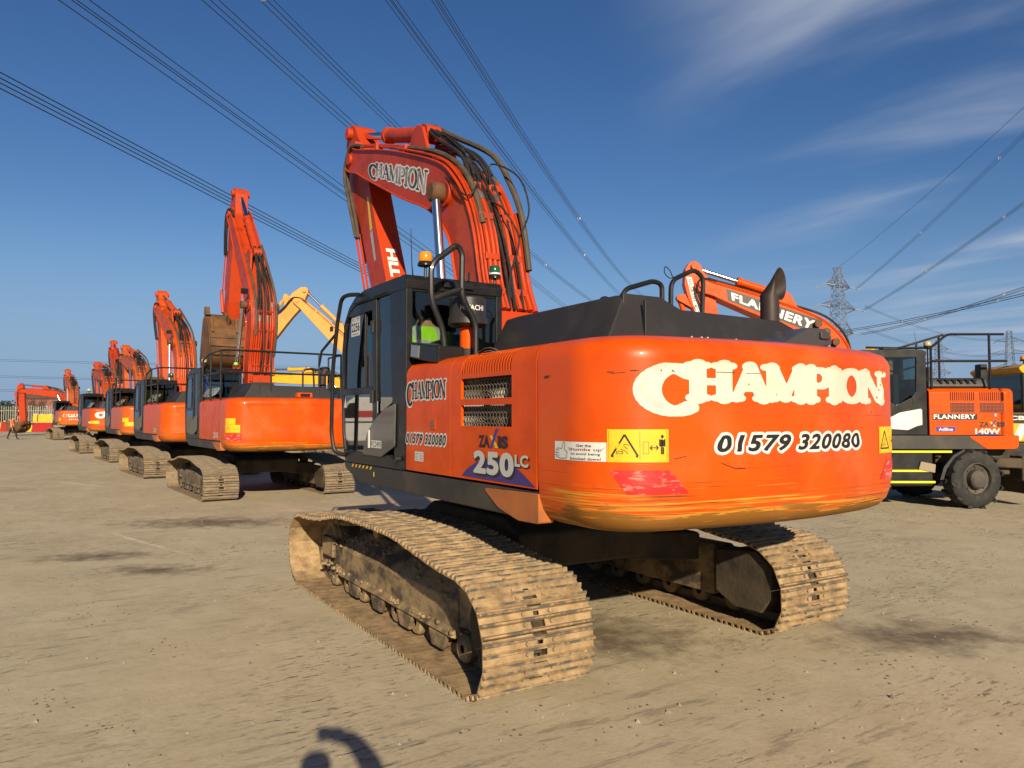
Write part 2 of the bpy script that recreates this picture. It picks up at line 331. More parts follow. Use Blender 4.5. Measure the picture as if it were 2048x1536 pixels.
def seg_font():
    T, t, sr = .095, .045, .042
    def serif(x, y, w=.15): return [((x - w, y), (x + w, y), sr)]
    def arc(cx, cy, rx, ry, a0, a1, hw, hw2=None, n=22):
        ps = []; hw2 = hw if hw2 is None else hw2
        for k in range(n):
            A, B = R(a0 + (a1 - a0) * k / n), R(a0 + (a1 - a0) * (k + 1) / n); h = hw2 + (hw - hw2) * abs(math.cos((A + B) / 2))
            ps.append(((cx + rx * math.cos(A), cy + ry * math.sin(A)), (cx + rx * math.cos(B), cy + ry * math.sin(B)), h))
        return ps
    G = {}
    G['C'] = (arc(.47, .44, .385, .545, 52, 306, .15, .085), .86)
    G['H'] = ([((.18, 0), (.18, 1), T), ((.66, 0), (.66, 1), T), ((.18, .5), (.66, .5), t)] + serif(.18, .02) + serif(.18, .98) + serif(.66, .02) + serif(.66, .98), .84)
    G['A'] = ([((.12, 0), (.40, .98), t), ((.40, .98), (.68, 0), T), ((.2, .32), (.6, .32), t * .9)] + serif(.10, .02, .11) + serif(.68, .02, .14), .78)
    G['M'] = ([((.14, 0), (.14, 1), t), ((.16, .98), (.46, .06), T), ((.46, .06), (.76, .98), t), ((.82, 0), (.82, 1), T)] + serif(.12, .02, .11) + serif(.12, .98, .11) + serif(.83, .02) + serif(.84, .98, .12), .98)
    G['P'] = ([((.18, 0), (.18, 1), T), ((.18, .96), (.42, .96), t), ((.18, .46), (.42, .46), t)] + arc(.42, .71, .21, .25, -90, 90, .085, t) + serif(.18, .02) + serif(.16, .98, .1), .72)
    G['I'] = ([((.18, 0), (.18, 1), T)] + serif(.18, .02) + serif(.18, .98), .38)
    G['O'] = (arc(.44, .5, .34, .49, 0, 360, .105, .05, 30), .88)
    G['N'] = ([((.14, 0), (.14, 1), t), ((.14, .98), (.72, .02), T), ((.74, 0), (.74, 1), t)] + serif(.14, .02, .12) + serif(.12, .98, .12) + serif(.76, .98, .12), .90)
    return G
SEG = seg_font()
def contour(D, xs, ys):
    V = []; idx = {}; Fs = []
    def vid(k, p):
        if k not in idx: idx[k] = len(V); V.append(p)
        return idx[k]
    ny, nx = D.shape; ins = D < 0
    any_in = ins[:-1, :-1] | ins[1:, :-1] | ins[:-1, 1:] | ins[1:, 1:]
    for j, i in zip(*np.nonzero(any_in)):
        cs = [(j, i), (j, i + 1), (j + 1, i + 1), (j + 1, i)]; poly = []
        for k in range(4):
            a, b = cs[k], cs[(k + 1) % 4]; da, db = D[a], D[b]
            if da < 0: poly.append(vid(a, (xs[a[1]], ys[a[0]])))
            if (da < 0) != (db < 0):
                t = da / (da - db); key = (min(a, b), max(a, b)); poly.append(vid(key, (xs[a[1]] + (xs[b[1]] - xs[a[1]]) * t, ys[a[0]] + (ys[b[0]] - ys[a[0]]) * t)))
        if len(poly) > 2: Fs.append(poly)
    return np.array(V), Fs
def serif_text(s, grow=0., h=.0125, cscale=1.35, track=0.):
    """capital serif lettering from strokes, grown outward by `grow`; unit = cap height. -> verts, faces, bounds"""
    segs = []; x = 0
    for i, ch in enumerate(s):
        ps, adv = SEG[ch]; k = cscale if i == 0 else 1.; dy = -.25 if i == 0 and cscale > 1 else 0
        for (a, b, hw) in ps: segs.append((x + a[0] * k, a[1] * k + dy + (0 if i else .0), x + b[0] * k, b[1] * k + dy, hw * (1 + .25 * (k - 1)) + grow))
        x += adv * k + track - (.12 if i == 0 else 0)
    S = np.array(segs); lo = (min(S[:, 0].min(), S[:, 2].min()) - .3 - grow, min(S[:, 1].min(), S[:, 3].min()) - .3 - grow); hi = (max(S[:, 0].max(), S[:, 2].max()) + .3 + grow, max(S[:, 1].max(), S[:, 3].max()) + .3 + grow)
    xs = np.arange(lo[0], hi[0], h); ys = np.arange(lo[1], hi[1], h); X, Y = np.meshgrid(xs, ys); D = np.full(X.shape, 9.)
    for (ax, ay, bx, by, hw) in S:
        dx, dy = bx - ax, by - ay; l2 = dx * dx + dy * dy + 1e-9; t = np.clip(((X - ax) * dx + (Y - ay) * dy) / l2, 0, 1)
        D = np.minimum(D, np.hypot(X - ax - t * dx, Y - ay - t * dy) - hw)
    return contour(D, xs, ys)
def text_grown(s, grow=0., shear=0., spacing=1., res=46):
    """glyphs thickened evenly by `grow` (in cap heights): distance field of the outline, then contour"""
    key = ('g', s, grow, shear, spacing, res)
    if key in TCACHE: return TCACHE[key]
    v, f, asp = text2d(s, 0., shear, spacing); v = v * np.array([asp, 1.]); h = 1. / res
    from collections import Counter
    ec = Counter(tuple(sorted((p[k], p[(k + 1) % len(p)]))) for p in f for k in range(len(p))); be = np.array([e for e, c in ec.items() if c == 1]); A_, B_ = v[be[:, 0]], v[be[:, 1]]
    pad = grow + 3 * h; xs = np.arange(-pad, asp + pad, h); ys = np.arange(-pad, 1 + pad, h); X, Y = np.meshgrid(xs, ys); D = np.full(X.shape, 9.); par = np.zeros(X.shape, int)
    for (ax, ay), (bx, by) in zip(A_, B_):
        dx, dy = bx - ax, by - ay; t = np.clip(((X - ax) * dx + (Y - ay) * dy) / (dx * dx + dy * dy + 1e-12), 0, 1); D = np.minimum(D, np.hypot(X - ax - t * dx, Y - ay - t * dy))
        if ay != by: par += ((ay > Y) != (by > Y)) & (X < ax + (Y - ay) / (by - ay) * dx)
    D = np.where(par % 2 == 1, -D, D) - grow; V, Fs = contour(D, xs, ys); lo, hi = V.min(0), V.max(0); TCACHE[key] = ((V - lo) / (hi - lo), Fs, None); return TCACHE[key]
def gtext(name, s, fn, a, b, m, parent, grow=0., shear=0., spacing=1., res=46):
    v, f, _ = text_grown(s, grow, shear, spacing, res); return decal(name, v, f, quad_map(fn, a, b), m, parent)
def decal(name, v2, faces, mp, m, parent):
    b = MB(); b.add([mp(u, v) for u, v in v2], faces); me = bpy.data.meshes.new(name); me.from_pydata(b.v, [], b.f); me.materials.append(m); me.update()
    return link(name, me, parent)
def quad_map(fn, a, b):
    """unit box -> box a(lower left) b(upper right) in the surface's own (s,z) coordinates"""
    return lambda u, v: fn(a[0] + (b[0] - a[0]) * u, a[1] + (b[1] - a[1]) * v)
def patch(name, fn, a, b, m, parent, n=12, r=0.):
    v = []; f = []
    for j in range(n + 1):
        for i in range(n + 1): v.append((i / n, j / n))
    f = [[j * (n + 1) + i, j * (n + 1) + i + 1, (j + 1) * (n + 1) + i + 1, (j + 1) * (n + 1) + i] for j in range(n) for i in range(n)]
    return decal(name, v, f, quad_map(fn, a, b), m, parent)
def strokes(name, fn, segs, m, parent):
    """print made of straight bars: (x0,z0,x1,z1,halfwidth) in surface coordinates"""
    v = []; f = []
    for (x0, y0, x1, y1, hw) in segs:
        d = Vector((x1 - x0, y1 - y0)); d.normalize(); nn = Vector((-d.y, d.x)) * hw; o = len(v)
        v += [(x0 + nn.x, y0 + nn.y), (x0 - nn.x, y0 - nn.y), (x1 - nn.x, y1 - nn.y), (x1 + nn.x, y1 + nn.y)]; f.append([o, o + 1, o + 2, o + 3])
    return decal(name, v, f, fn, m, parent)
def polyprint(name, fn, polys, m, parent):
    v = []; f = []
    for p in polys: o = len(v); v += list(p); f.append(list(range(o, o + len(p))))
    return decal(name, v, f, fn, m, parent)
def text(name, s, fn, a, b, m, parent, bold=0., shear=0., spacing=1.):
    v, f, _ = text2d(s, bold, shear, spacing); return decal(name, v, f, quad_map(fn, a, b), m, parent)
# ------------------------------------------------------------------ ground
def ground_mat():
    m = bpy.data.materials.new('dusty_concrete_yard'); m.use_nodes = True; t = m.node_tree; b = t.nodes['Principled BSDF']; l = t.links.new
    tx = N(t, 'ShaderNodeTexCoord')
    def noise(scale, rot=0., st=(1, 1, 1), det=6., rough=.6, dist=0.):
        mpn = N(t, 'ShaderNodeMapping'); mpn.inputs['Rotation'].default_value = (0, 0, R(rot)); mpn.inputs['Scale'].default_value = st; l(tx.outputs['Object'], mpn.inputs[0])
        no = N(t, 'ShaderNodeTexNoise', i_Scale=scale, i_Detail=det, i_Roughness=rough, i_Distortion=dist); l(mpn.outputs[0], no.inputs['Vector']); return no.outputs[0]
    def rng(v, a, b_, c=0., d=1.):
        q = N(t, 'ShaderNodeMapRange'); l(v, q.inputs[0])
        for i, x in enumerate((a, b_, c, d)): q.inputs[i + 1].default_value = x
        return q.outputs[0]
    def mul(a, b_, op='MULTIPLY'):
        q = N(t, 'ShaderNodeMath', operation=op); 
        for i, x in enumerate((a, b_)):
            if isinstance(x, (int, float)): q.inputs[i].default_value = x
            else: l(x, q.inputs[i])
        return q.outputs[0]
    def blend(fac, c0, c1):
        q = N(t, 'ShaderNodeMix', data_type='RGBA'); l(fac, q.inputs[0])
        for i, c in ((6, c0), (7, c1)):
            if isinstance(c, tuple): q.inputs[i].default_value = (*ka(c), 1)
            else: l(c, q.inputs[i])
        return q.outputs[2]
    c = blend(rng(noise(.18, 0, (1, 1, 1), 5.), .35, .65), (.555, .46, .300), (.49, .405, .265))
    c = blend(rng(noise(1.1, 20, (1, 1.5, 1), 6., .65), .45, .75), c, (.61, .515, .35))           # pale dust
    c = blend(rng(noise(3.2, 0, (1, 1, 1), 8., .72), .50, .85, 0, .45), c, (.34, .265, .165))       # mottling
    c = blend(rng(noise(19., 0, (1, 1, 1), 6., .75), .52, .75, 0, .45), c, (.30, .235, .15)); c = blend(rng(noise(34., 40, (1, 1, 1), 4., .7), .58, .74, 0, .5), c, (.68, .59, .42))
    # scuffs of bare dark concrete, drawn out along the direction the machines track
    sc1 = mul(rng(noise(1.6, 58, (5.5, .9, 1), 8., .70, .2), .545, .60), rng(noise(.33, 0, (1, 1, 1), 3.), .42, .58))
    c = blend(mul(sc1, .50), c, (.20, .165, .115))
    sc2 = mul(rng(noise(8.0, 62, (3.2, .8, 1), 8., .8), .555, .60), rng(noise(.55, 35, (1, 1, 1), 4.), .46, .58))
    c = blend(mul(sc2, .85), c, (.085, .068, .048))
    c = blend(mul(rng(noise(2.1, 52, (9., .5, 1), 4., .6), .665, .70), .35), c, (.46, .40, .30))     # pale scratches
    c = blend(mul(rng(noise(.42, 77, (1, 1, 1), 3., .5), .63, .74), .4), c, (.24, .18, .115))       # damp / oily stains
    # two damp patches and two rubbed paint lines left of the near machine
    def spot(x, y, rx, ry, ang):
        mpn = N(t, 'ShaderNodeMapping', vector_type='TEXTURE'); mpn.inputs['Location'].default_value = (x, y, 0); mpn.inputs['Rotation'].default_value = (0, 0, R(ang)); mpn.inputs['Scale'].default_value = (rx, ry, 1); l(tx.outputs['Object'], mpn.inputs[0])
        ln = N(t, 'ShaderNodeVectorMath', operation='LENGTH'); l(mpn.outputs[0], ln.inputs[0]); return mul(ln.outputs['Value'], mul(noise(3.4, 13, (1, 1, 1), 7., .70), 3.0), 'ADD')
    for q in ((3.45, 2.95, .70, .34, 62), (4.75, 3.5, .75, .36, 64), (7.2, 1.7, 1.6, .75, 60), (-1.2, .2, 1.0, .7, 40), (-2.6, -2.0, .9, .5, 70)): c = blend(rng(spot(*q), 2.6, 1.6, 0, .92), c, (.15, .11, .07))
    for q in ((5.3, 2.78, 1.35, .05, 17), (6.1, 3.0, .9, .045, 15), (16.3, 3.3, 1.5, .12, 24)): c = blend(rng(spot(*q), 2.5, 1.7, 0, .7), c, (.70, .62, .46))
    wv = N(t, 'ShaderNodeTexVoronoi', feature='F1', i_Scale=26.); l(tx.outputs['Object'], wv.inputs['Vector'])
    c = blend(mul(rng(wv.outputs['Distance'], .14, .05), rng(noise(2.3, 9), .56, .64)), c, (.50, .45, .36))
    l(c, b.inputs['Base Color']); b.inputs['Roughness'].default_value = .88; b.inputs['Specular IOR Level'].default_value = .25
    bp = N(t, 'ShaderNodeBump'); bp.inputs['Strength'].default_value = .5; bp.inputs['Distance'].default_value = .02
    hgt = mul(noise(2.5, 0, (1, 1, 1), 9., .7), mul(sc2, -.25), 'ADD'); hgt = mul(hgt, mul(noise(30., 0, (1, 1, 1), 6., .7), .18), 'ADD')
    l(hgt, bp.inputs['Height']); l(bp.outputs[0], b.inputs['Normal'])
    return m
g = MB(); g.add([(-800, -800, 0), (2500, -800 - 1500, 0), (2500, 1800, 0), (-800, 1500, 0)], [(0, 1, 2, 3)])
go = g.build('ground', ground_mat(), smooth=0); tag(go, 'dusty tan concrete yard with dark scuffs', kind='structure')
# ------------------------------------------------------------------ tracked excavator, shared geometry (local frame: X forward, Y left, Z up, origin under the slew ring)
YS = 1.405
CWP = [(0., 2.12), (0., 1.38), (.012, 1.27), (.04, 1.19), (.09, 1.135), (.16, 1.105), (.32, 1.092)]
TOPP = [(.012, 2.165), (.045, 2.205), (.12, 2.235), (.30, 2.25)]
PROF = sorted([(z, i) for i, z in CWP + TOPP])
def inset(z): return float(np.interp(z, [p[0] for p in PROF], [p[1] for p in PROF]))
def make_plan():
    pts = [(-2.215, YS)]; cx, cy, r = -2.536, .955, .45; Rr = 4.5; ox = 1.4
    ang = math.atan2(cy, cx - ox)
    for k in range(17): a = math.pi / 2 + (ang - math.pi / 2) * k / 16; pts.append((cx + r * math.cos(a), cy + r * math.sin(a)))
    for k in range(1, 41):
        a = ang + (2 * math.pi - 2 * ang) * k / 40; pts.append((ox + Rr * math.cos(a), Rr * math.sin(a)))
    for k in range(1, 17): a = -ang + (-math.pi / 2 + ang) * k / 16; pts.append((cx + r * math.cos(a), -cy + r * math.sin(a)))
    pts.append((-2.215, -YS)); return pts
PLAN = np.array(make_plan()); SL = np.r_[0, np.cumsum(np.hypot(*np.diff(PLAN, axis=0).T))]; STOT = SL[-1]
TG = np.gradient(PLAN, SL, axis=0); NRM = np.stack([TG[:, 1], -TG[:, 0]], -1); NRM /= np.linalg.norm(NRM, axis=1)[:, None]
if NRM[len(NRM) // 2][0] > 0: NRM = -NRM
def sstep(x, a, b): t = min(1, max(0, (x - a) / (b - a))); return t * t * (3 - 2 * t)
def relief(s, z):
    d = abs(s - STOT / 2); hw = .62 + .42 * sstep(z, 1.50, 2.1)
    return -.016 * (1 - sstep(d, hw - .03, hw + .03)) * sstep(z, 1.50 + .10 * (d / .7) ** 2 , 1.56 + .10 * (d / .7) ** 2) * (1 - sstep(z, 2.06, 2.14))
def cw_pt(s, z, off=0.):
    x = np.interp(s, SL, PLAN[:, 0]); y = np.interp(s, SL, PLAN[:, 1]); nx = np.interp(s, SL, NRM[:, 0]); ny = np.interp(s, SL, NRM[:, 1])
    k = off - inset(z) + relief(s, z); return (x + nx * k, y + ny * k, z)
def cw_fn(off): return lambda s, z: cw_pt(s, z, off)
def side_fn(off): return lambda x, z: (-x, YS + off, z)      # x runs to the viewer's right = backwards
def cw_mesh():
    b = MB(); ss = np.linspace(0, STOT, 110); zs = list(np.linspace(2.12, 1.38, 26)) + [z for _, z in CWP[2:]]
    prof = [z for _, z in TOPP[::-1]] + zs; n = len(prof)
    vs = [cw_pt(s, z) for s in ss for z in prof]
    fs = [[i * n + j, i * n + j + 1, (i + 1) * n + j + 1, (i + 1) * n + j] for i in range(len(ss) - 1) for j in range(n - 1)]
    b.add(vs, fs)
    top = [cw_pt(s, prof[0]) for s in ss]; bot = [cw_pt(s, prof[-1]) for s in ss]
    b.add(top, [list(range(len(top)))]); b.add(bot, [list(range(len(bot)))[::-1]])
    b.add([cw_pt(0, z) for z in prof] + [cw_pt(STOT, z) for z in prof], [list(range(n)) + list(range(2 * n - 1, n - 1, -1))])
    return b.mesh('counterweight', cwmat, 40)
SECT = [(0., 1.315), (0., 2.12)] + TOPP + [(.5, 2.255)]
def sect_from(z0, z1):
    zs = [p[1] for p in SECT]; ins = [p[0] for p in SECT]; out = [(float(np.interp(z0, zs, ins)), z0)] + [p for p in SECT if z0 < p[1] < z1] + [(float(np.interp(z1, zs, ins)), z1)]; return out
def sweep(b, prof, x0, x1, side=1, th=.022):
    n = len(prof); out = [(side * (YS - i), z) for i, z in prof]; inn = []
    for k, (i, z) in enumerate(prof):
        a = prof[max(k - 1, 0)]; c = prof[min(k + 1, n - 1)]; d = Vector((c[0] - a[0], c[1] - a[1])).normalized(); inn.append((side * (YS - i - d.y * th), z - (d.x * th)))
    poly = out + inn[::-1]; b.prism(poly, 'x', x0, x1)
def loop_path():
    top = spline([(1.84, 0, .75), (1.6, 0, .752), (1.2, 0, .78), (.87, 0, .83), (.44, 0, .88), (-.6, 0, .88), (-.88, 0, .85), (-1.4, 0, .78), (-1.6, 0, .757), (-1.80, 0, .75)], 6)
    p = spline([(-1.80, 0, .75), (-1.95, 0, .705), (-2.09, 0, .60), (-2.17, 0, .44), (-2.185, 0, .26), (-2.12, 0, .085), (-1.98, 0, .004), (-1.80, 0, 0.)], 6)
    f = [Vector((1.84 + .375 * math.cos(R(a)), 0, .375 + .375 * math.sin(R(a)))) for a in range(-90, 91, 6)]
    return top + p[1:] + f[:-1]
def loop_at(n, ins):
    P = loop_path(); P.append(P[0]); d = [0]
    for i in range(1, len(P)): d.append(d[-1] + (P[i] - P[i - 1]).length)
    out = []; pitch = d[-1] / n
    def at(s):
        s %= d[-1]; i = max(k for k in range(len(d) - 1) if d[k] <= s); t = (s - d[i]) / (d[i + 1] - d[i]); return P[i].lerp(P[i + 1], t)
    for k in range(n):
        a, b = at(k * pitch), at((k + 1) * pitch); t = (b - a).normalized(); nrm = Vector((t.z, 0, -t.x)); c = (a + b) / 2
        if nrm.dot(c - Vector((c.x * .8, 0, .42))) < 0: nrm = -nrm
        out.append((c - nrm * ins, t, nrm))
    return out, pitch
NSHOE = 51
LOOP, PITCHL = loop_at(NSHOE, .030)
def shoe_mesh(m, wid, hole):
    """triple-grouser plate; x along the chain, y across, z outward"""
    b = MB(); p = PITCHL; hx, hy = p * .450, wid / 2; th = .010
    # cross-section with three grousers and a lapped front lip
    sec = [(-hx, -.006), (-hx, th), (-p * .42, .032), (-p * .36, .032), (-p * .31, .002), (-p * .09, .002), (-p * .04, .031), (p * .02, .031), (p * .065, .002), (p * .25, .002), (p * .30, .032), (p * .37, .032), (p * .40, .004), (hx - .016, .002), (hx, -.006)]
    if not hole:
        b.prism(sec, 'y', -hy, hy)
    else:
        b.prism(sec, 'y', -hy, -.052); b.prism(sec, 'y', .052, hy)
        def cut(lo, hi, y0, y1):
            zs = lambda x: float(np.interp(x, [a_[0] for a_ in sec[1:-1]], [a_[1] for a_ in sec[1:-1]]))
            b.prism([(lo, -.006), (lo, zs(lo))] + [a_ for a_ in sec[1:-1] if lo + 1e-5 < a_[0] < hi - 1e-5] + [(hi, zs(hi)), (hi, -.006)], 'y', y0, y1)
        cut(-hx + 1e-4, -p * .30, -.0519, .0519); cut(-p * .085, p * .085, -.0519, .0519); cut(p * .225, hx - .017, -.0519, .0519)
        for y0, y1 in ((-.0519, -.022), (.022, .0519)): cut(p * .0851, p * .2249, y0, y1)
    for sx in (-.17, .17):
        for sy in (-.10, .10): b.lathe([(0, .018), (.013, .018), (.014, .005)], (sx * p, sy, 0), 6)
    return b.mesh('track_shoe', m, 30)
def track_mesh(side, gauge=1.345):
    """track frame of one side, coordinates in machine frame"""
    y = side * gauge; b = MB()
    def yy(v): return side * v
    # outer sloped box beam
    sec = [(1.06, .19), (1.52, .19), (1.555, .205), (1.52, .235), (1.50, .245), (1.50, .45), (1.30, .62), (1.06, .64)]
    b.prism([(side * p[0], p[1]) for p in sec], 'x', -1.32, 1.18)
    sec2 = [(1.16, .24), (1.46, .24), (1.46, .46), (1.16, .46)]
    b.prism([(side * p[0], p[1]) for p in sec2], 'x', 1.181, 1.52)
    b.box2((1.521, yy(1.21), .30), (1.86, yy(1.30), .50)); b.box2((1.521, yy(1.40), .30), (1.86, yy(1.49), .50))
    b.box2((-1.321, yy(1.10), .28), (-1.62, yy(1.49), .58))
    b.prism([(1.19, .46), (1.55, .46), (1.50, .60), (1.30, .64), (1.19, .60)], 'y', yy(1.14), yy(1.20))
    for x in (-1.22, -.62, -.02, .58): b.prism([(x, .19), (x + .30, .19), (x + .24, .075), (x + .06, .075)], 'y', yy(1.505), yy(1.545))
    return b
def build_track(root, side, shoes, sm, wid, gauge, fm, detail):
    b = track_mesh(side, gauge); fr = b.build('track', fm, root, .012)
    def yy(v): return side * v
    # idler and sprocket
    i_ = MB(); i_.lathe([(.04, -.09), (.30, -.09), (.315, -.05), (.335, -.045), (.335, .045), (.315, .05), (.30, .09), (.22, .075), (.16, .10), (.04, .10)], (0, 0, 0), 28, 'y')
    i_.build('idler_wheel', fm, fr, 0, 35, 2, (1.84, yy(gauge), .375))
    s_ = MB(); pr = []
    for k in range(42):
        a = 2 * math.pi * k / 42; r = .325 if k % 2 else .285; pr.append((r * math.cos(a), r * math.sin(a)))
    s_.prism(pr, 'y', -.035, .035); s_.lathe([(0, .17), (.20, .17), (.25, .12), (.27, .02)], (0, 0, 0), 26, 'y'); s_.lathe([(.27, -.02), (.24, -.16), (.0, -.16)], (0, 0, 0), 26, 'y')
    s_.build('sprocket', muddark, fr, 0, 35, 2, (-1.80, yy(gauge), .375))  # coloured dark so the shoe slots in front look shaded inside
    # outer cover of the final drive
    c_ = MB(); c_.lathe([(0, .185), (.24, .185), (.275, .16), (.285, .05)] if side > 0 else [(0, -.185), (.24, -.185), (.275, -.16), (.285, -.05)], (0, 0, 0), 26, 'y'); c_.build('final_drive_cover', muddark, fr, 0, 35, 2, (-1.80, yy(gauge), .375))
    if detail:
        # travel motor guard on the inner side
        m_ = MB(); poly = [(-1.42, .62), (-1.42, .26), (-1.62, .16), (-1.90, .16), (-2.02, .30), (-2.02, .55), (-1.86, .66)]
        m_.prism(poly, 'y', yy(.97), yy(gauge - .17)); m_.build('travel_motor_guard', muddark, fr, .015)
    # rollers
    rol = MB(); rol.lathe([(.03, -.17), (.085, -.17), (.10, -.15), (.10, -.09), (.075, -.085), (.075, .085), (.10, .09), (.10, .15), (.085, .17), (.03, .17)], (0, 0, 0), 16, 'y'); rm = rol.mesh('track_roller', fm)
    for k in range(8): link('track_roller', rm, fr, 0, 2, (-1.42 + k * .40, yy(gauge), .150))
    for x in (-.56, .42):
        cr = MB(); cr.lathe([(0, -.10), (.065, -.10), (.07, -.05), (.06, 0), (.07, .05), (.065, .10), (0, .10)], (0, 0, 0), 14, 'y'); cr.build('carrier_roller', fm, fr, 0, 35, 2, (x, yy(gauge), .715))
    for sy in (-.075, .075):
        P_ = [c - n * .045 for c, t, n in LOOP]; ch = MB()
        for k, (c, t, n) in enumerate(LOOP):
            q0, q1 = P_[k], P_[(k + 1) % len(P_)]; n1 = LOOP[(k + 1) % len(P_)][2]; y0, y1 = yy(gauge) + sy - .016, yy(gauge) + sy + .016; v = []
            for q, nn in ((q0, n), (q1, n1)): v += [(q.x + nn.x * .038, y0, q.z + nn.z * .038), (q.x + nn.x * .038, y1, q.z + nn.z * .038), (q.x - nn.x * .038, y1, q.z - nn.z * .038), (q.x - nn.x * .038, y0, q.z - nn.z * .038)]
            ch.add(v, [(0, 1, 5, 4), (1, 2, 6, 5), (2, 3, 7, 6), (3, 0, 4, 7)])
        ch.build('track_chain', fm, fr)
    for k, (c, t, n) in enumerate(LOOP):
        o = link('track_shoe', shoes[0] if k % 7 == 3 else shoes[1], fr); rot = Matrix((t, (0, 1, 0), n)).transposed()
        if rot.determinant() < 0: rot = Matrix((-t, (0, 1, 0), n)).transposed()
        tilt = Matrix.Rotation(-.02 + random.uniform(-.02, .02), 3, 'Y')
        o.matrix_local = Matrix.Translation((c.x, yy(gauge), c.z)) @ (rot.to_3x3() @ tilt).to_4x4()
    if detail == 2:
        random.seed(31 + side); md = MB()
        for k in range(240):
            x = random.uniform(-1.45, 1.75); u = random.random()
            if u < .35: y, z = random.uniform(1.44, 1.55), .242 + abs(random.gauss(0, .012))
            elif u < .60: t_ = random.random(); y, z = 1.49 - .19 * t_, .462 + .165 * t_
            else: y, z, x = random.uniform(1.15, 1.48), .47, random.uniform(1.2, 1.55)
            r_ = random.uniform(.010, .038); n = 7; hf = random.uniform(.08, .22); ph_ = random.random() * 6
            ring_ = lambda q, h_: [(x + r_ * q * random.uniform(.6, 1.6) * math.cos(6.283 * i / n + ph_), side * (y + r_ * q * .8 * random.uniform(.7, 1.2) * math.sin(6.283 * i / n + ph_)), z + h_) for i in range(n)]
            md.add(ring_(1., -.02) + ring_(.7, r_ * hf * .7) + [(x, side * y, z + r_ * hf)], [[i, (i + 1) % n, n + (i + 1) % n, n + i] for i in range(n)] + [[n + i, n + (i + 1) % n, 2 * n] for i in range(n)])
        mo = md.build('caked_mud', mat('dry_mud', (.36, .25, .13), .95, 0, 0, (.20, .14, .08), 12., (.4, .65), .5, 60.), fr, smooth=70); mo['kind'] = 'stuff'
    return fr
FP = Vector((0.02, 0, 1.75)); AP = Vector((4.60, 0, 5.62)); BP = Vector((3.30, 0, 2.92))
BOOM_OUT = [(-.17, 1.62), (.06, 2.1), (.42, 2.84), (.57, 3.18), (.69, 3.66), (.87, 4.06), (1.18, 4.42), (1.6, 4.71), (2.63, 5.13), (3.40, 5.40), (4.30, 5.68), (4.55, 5.80)]
BOOM_IN = [(4.76, 5.72), (4.78, 5.55), (4.62, 5.44), (4.30, 5.33), (3.89, 5.13), (2.62, 4.54), (1.90, 4.24), (1.50, 3.98), (1.26, 3.70), (1.12, 3.30), (.90, 2.75), (.62, 2.25), (.20, 1.62), (.02, 1.56)]
BOUT = spline([(x, 0, z) for x, z in BOOM_OUT], 4); BINN = spline([(x, 0, z) for x, z in BOOM_IN], 4)
def boom_mesh(m):
    b = MB(); poly = [(p.x - FP.x, p.z - FP.z) for p in BOUT] + [(p.x - FP.x, p.z - FP.z) for p in BINN]
    b.prism(poly, 'y', -.27, .27)
    # flange lips of the top and bottom plates
    for line, s_ in ((BOUT, 1), (BINN, -1)):
        for i in range(2, len(line) - 3):
            a, c = line[i] - FP, line[i + 1] - FP; d = (c - a); n = Vector((-d.z, 0, d.x)).normalized() * .012
            b.add([a + Vector((0, -.295, 0)) - n, c + Vector((0, -.295, 0)) - n, c + Vector((0, .295, 0)) - n, a + Vector((0, .295, 0)) - n,
                   a + Vector((0, -.295, 0)) + n, c + Vector((0, -.295, 0)) + n, c + Vector((0, .295, 0)) + n, a + Vector((0, .295, 0)) + n],
                  [(0, 1, 2, 3), (7, 6, 5, 4), (0, 4, 5, 1), (3, 2, 6, 7)])
    # cylinder boss and arm-cylinder bracket
    b.cyl((1.37 - FP.x, -.31, 4.27 - FP.z), (1.37 - FP.x, .31, 4.27 - FP.z), .15, 20)
    for sy in (-.17, .17):
        q = [(1.95, 4.84), (2.62, 5.10), (2.50, 5.36), (2.34, 5.42), (2.20, 5.34)]; b.prism([(x - FP.x, z - FP.z) for x, z in q], 'y', sy - .025, sy + .025)
    b.cyl((4.60 - FP.x, -.31, 5.62 - FP.z), (4.60 - FP.x, .31, 5.62 - FP.z), .085, 18)
    return b.mesh('boom', m, 30)
ARM_O = [(3.10, 2.86), (3.30, 2.74), (3.55, 2.80), (4.02, 3.70), (4.44, 4.58), (4.88, 5.20), (5.06, 5.60), (5.10, 6.02), (5.02, 6.22), (4.88, 6.28), (4.72, 6.20), (4.56, 5.98), (4.36, 5.78), (4.22, 5.50), (4.06, 5.06), (3.80, 4.47), (3.38, 3.58)]
def arm_mesh(m):
    b = MB(); poly = fillet([(x - AP.x, z - AP.z) for x, z in ARM_O], .08, 3); b.prism(poly, 'y', -.165, .165)
    b.cyl((4.88 - AP.x, -.24, 6.12 - AP.z), (4.88 - AP.x, .24, 6.12 - AP.z), .09, 18)
    b.cyl((3.30 - AP.x, -.20, 2.92 - AP.z), (3.30 - AP.x, .20, 2.92 - AP.z), .10, 16)
    for sy in (-.12, .12):
        q = [(4.72, 4.98), (4.98, 5.34), (5.16, 5.30), (5.12, 5.12)]; b.prism([(x - AP.x, z - AP.z) for x, z in q], 'y', sy - .02, sy + .02)
    return b.mesh('arm', m, 30)
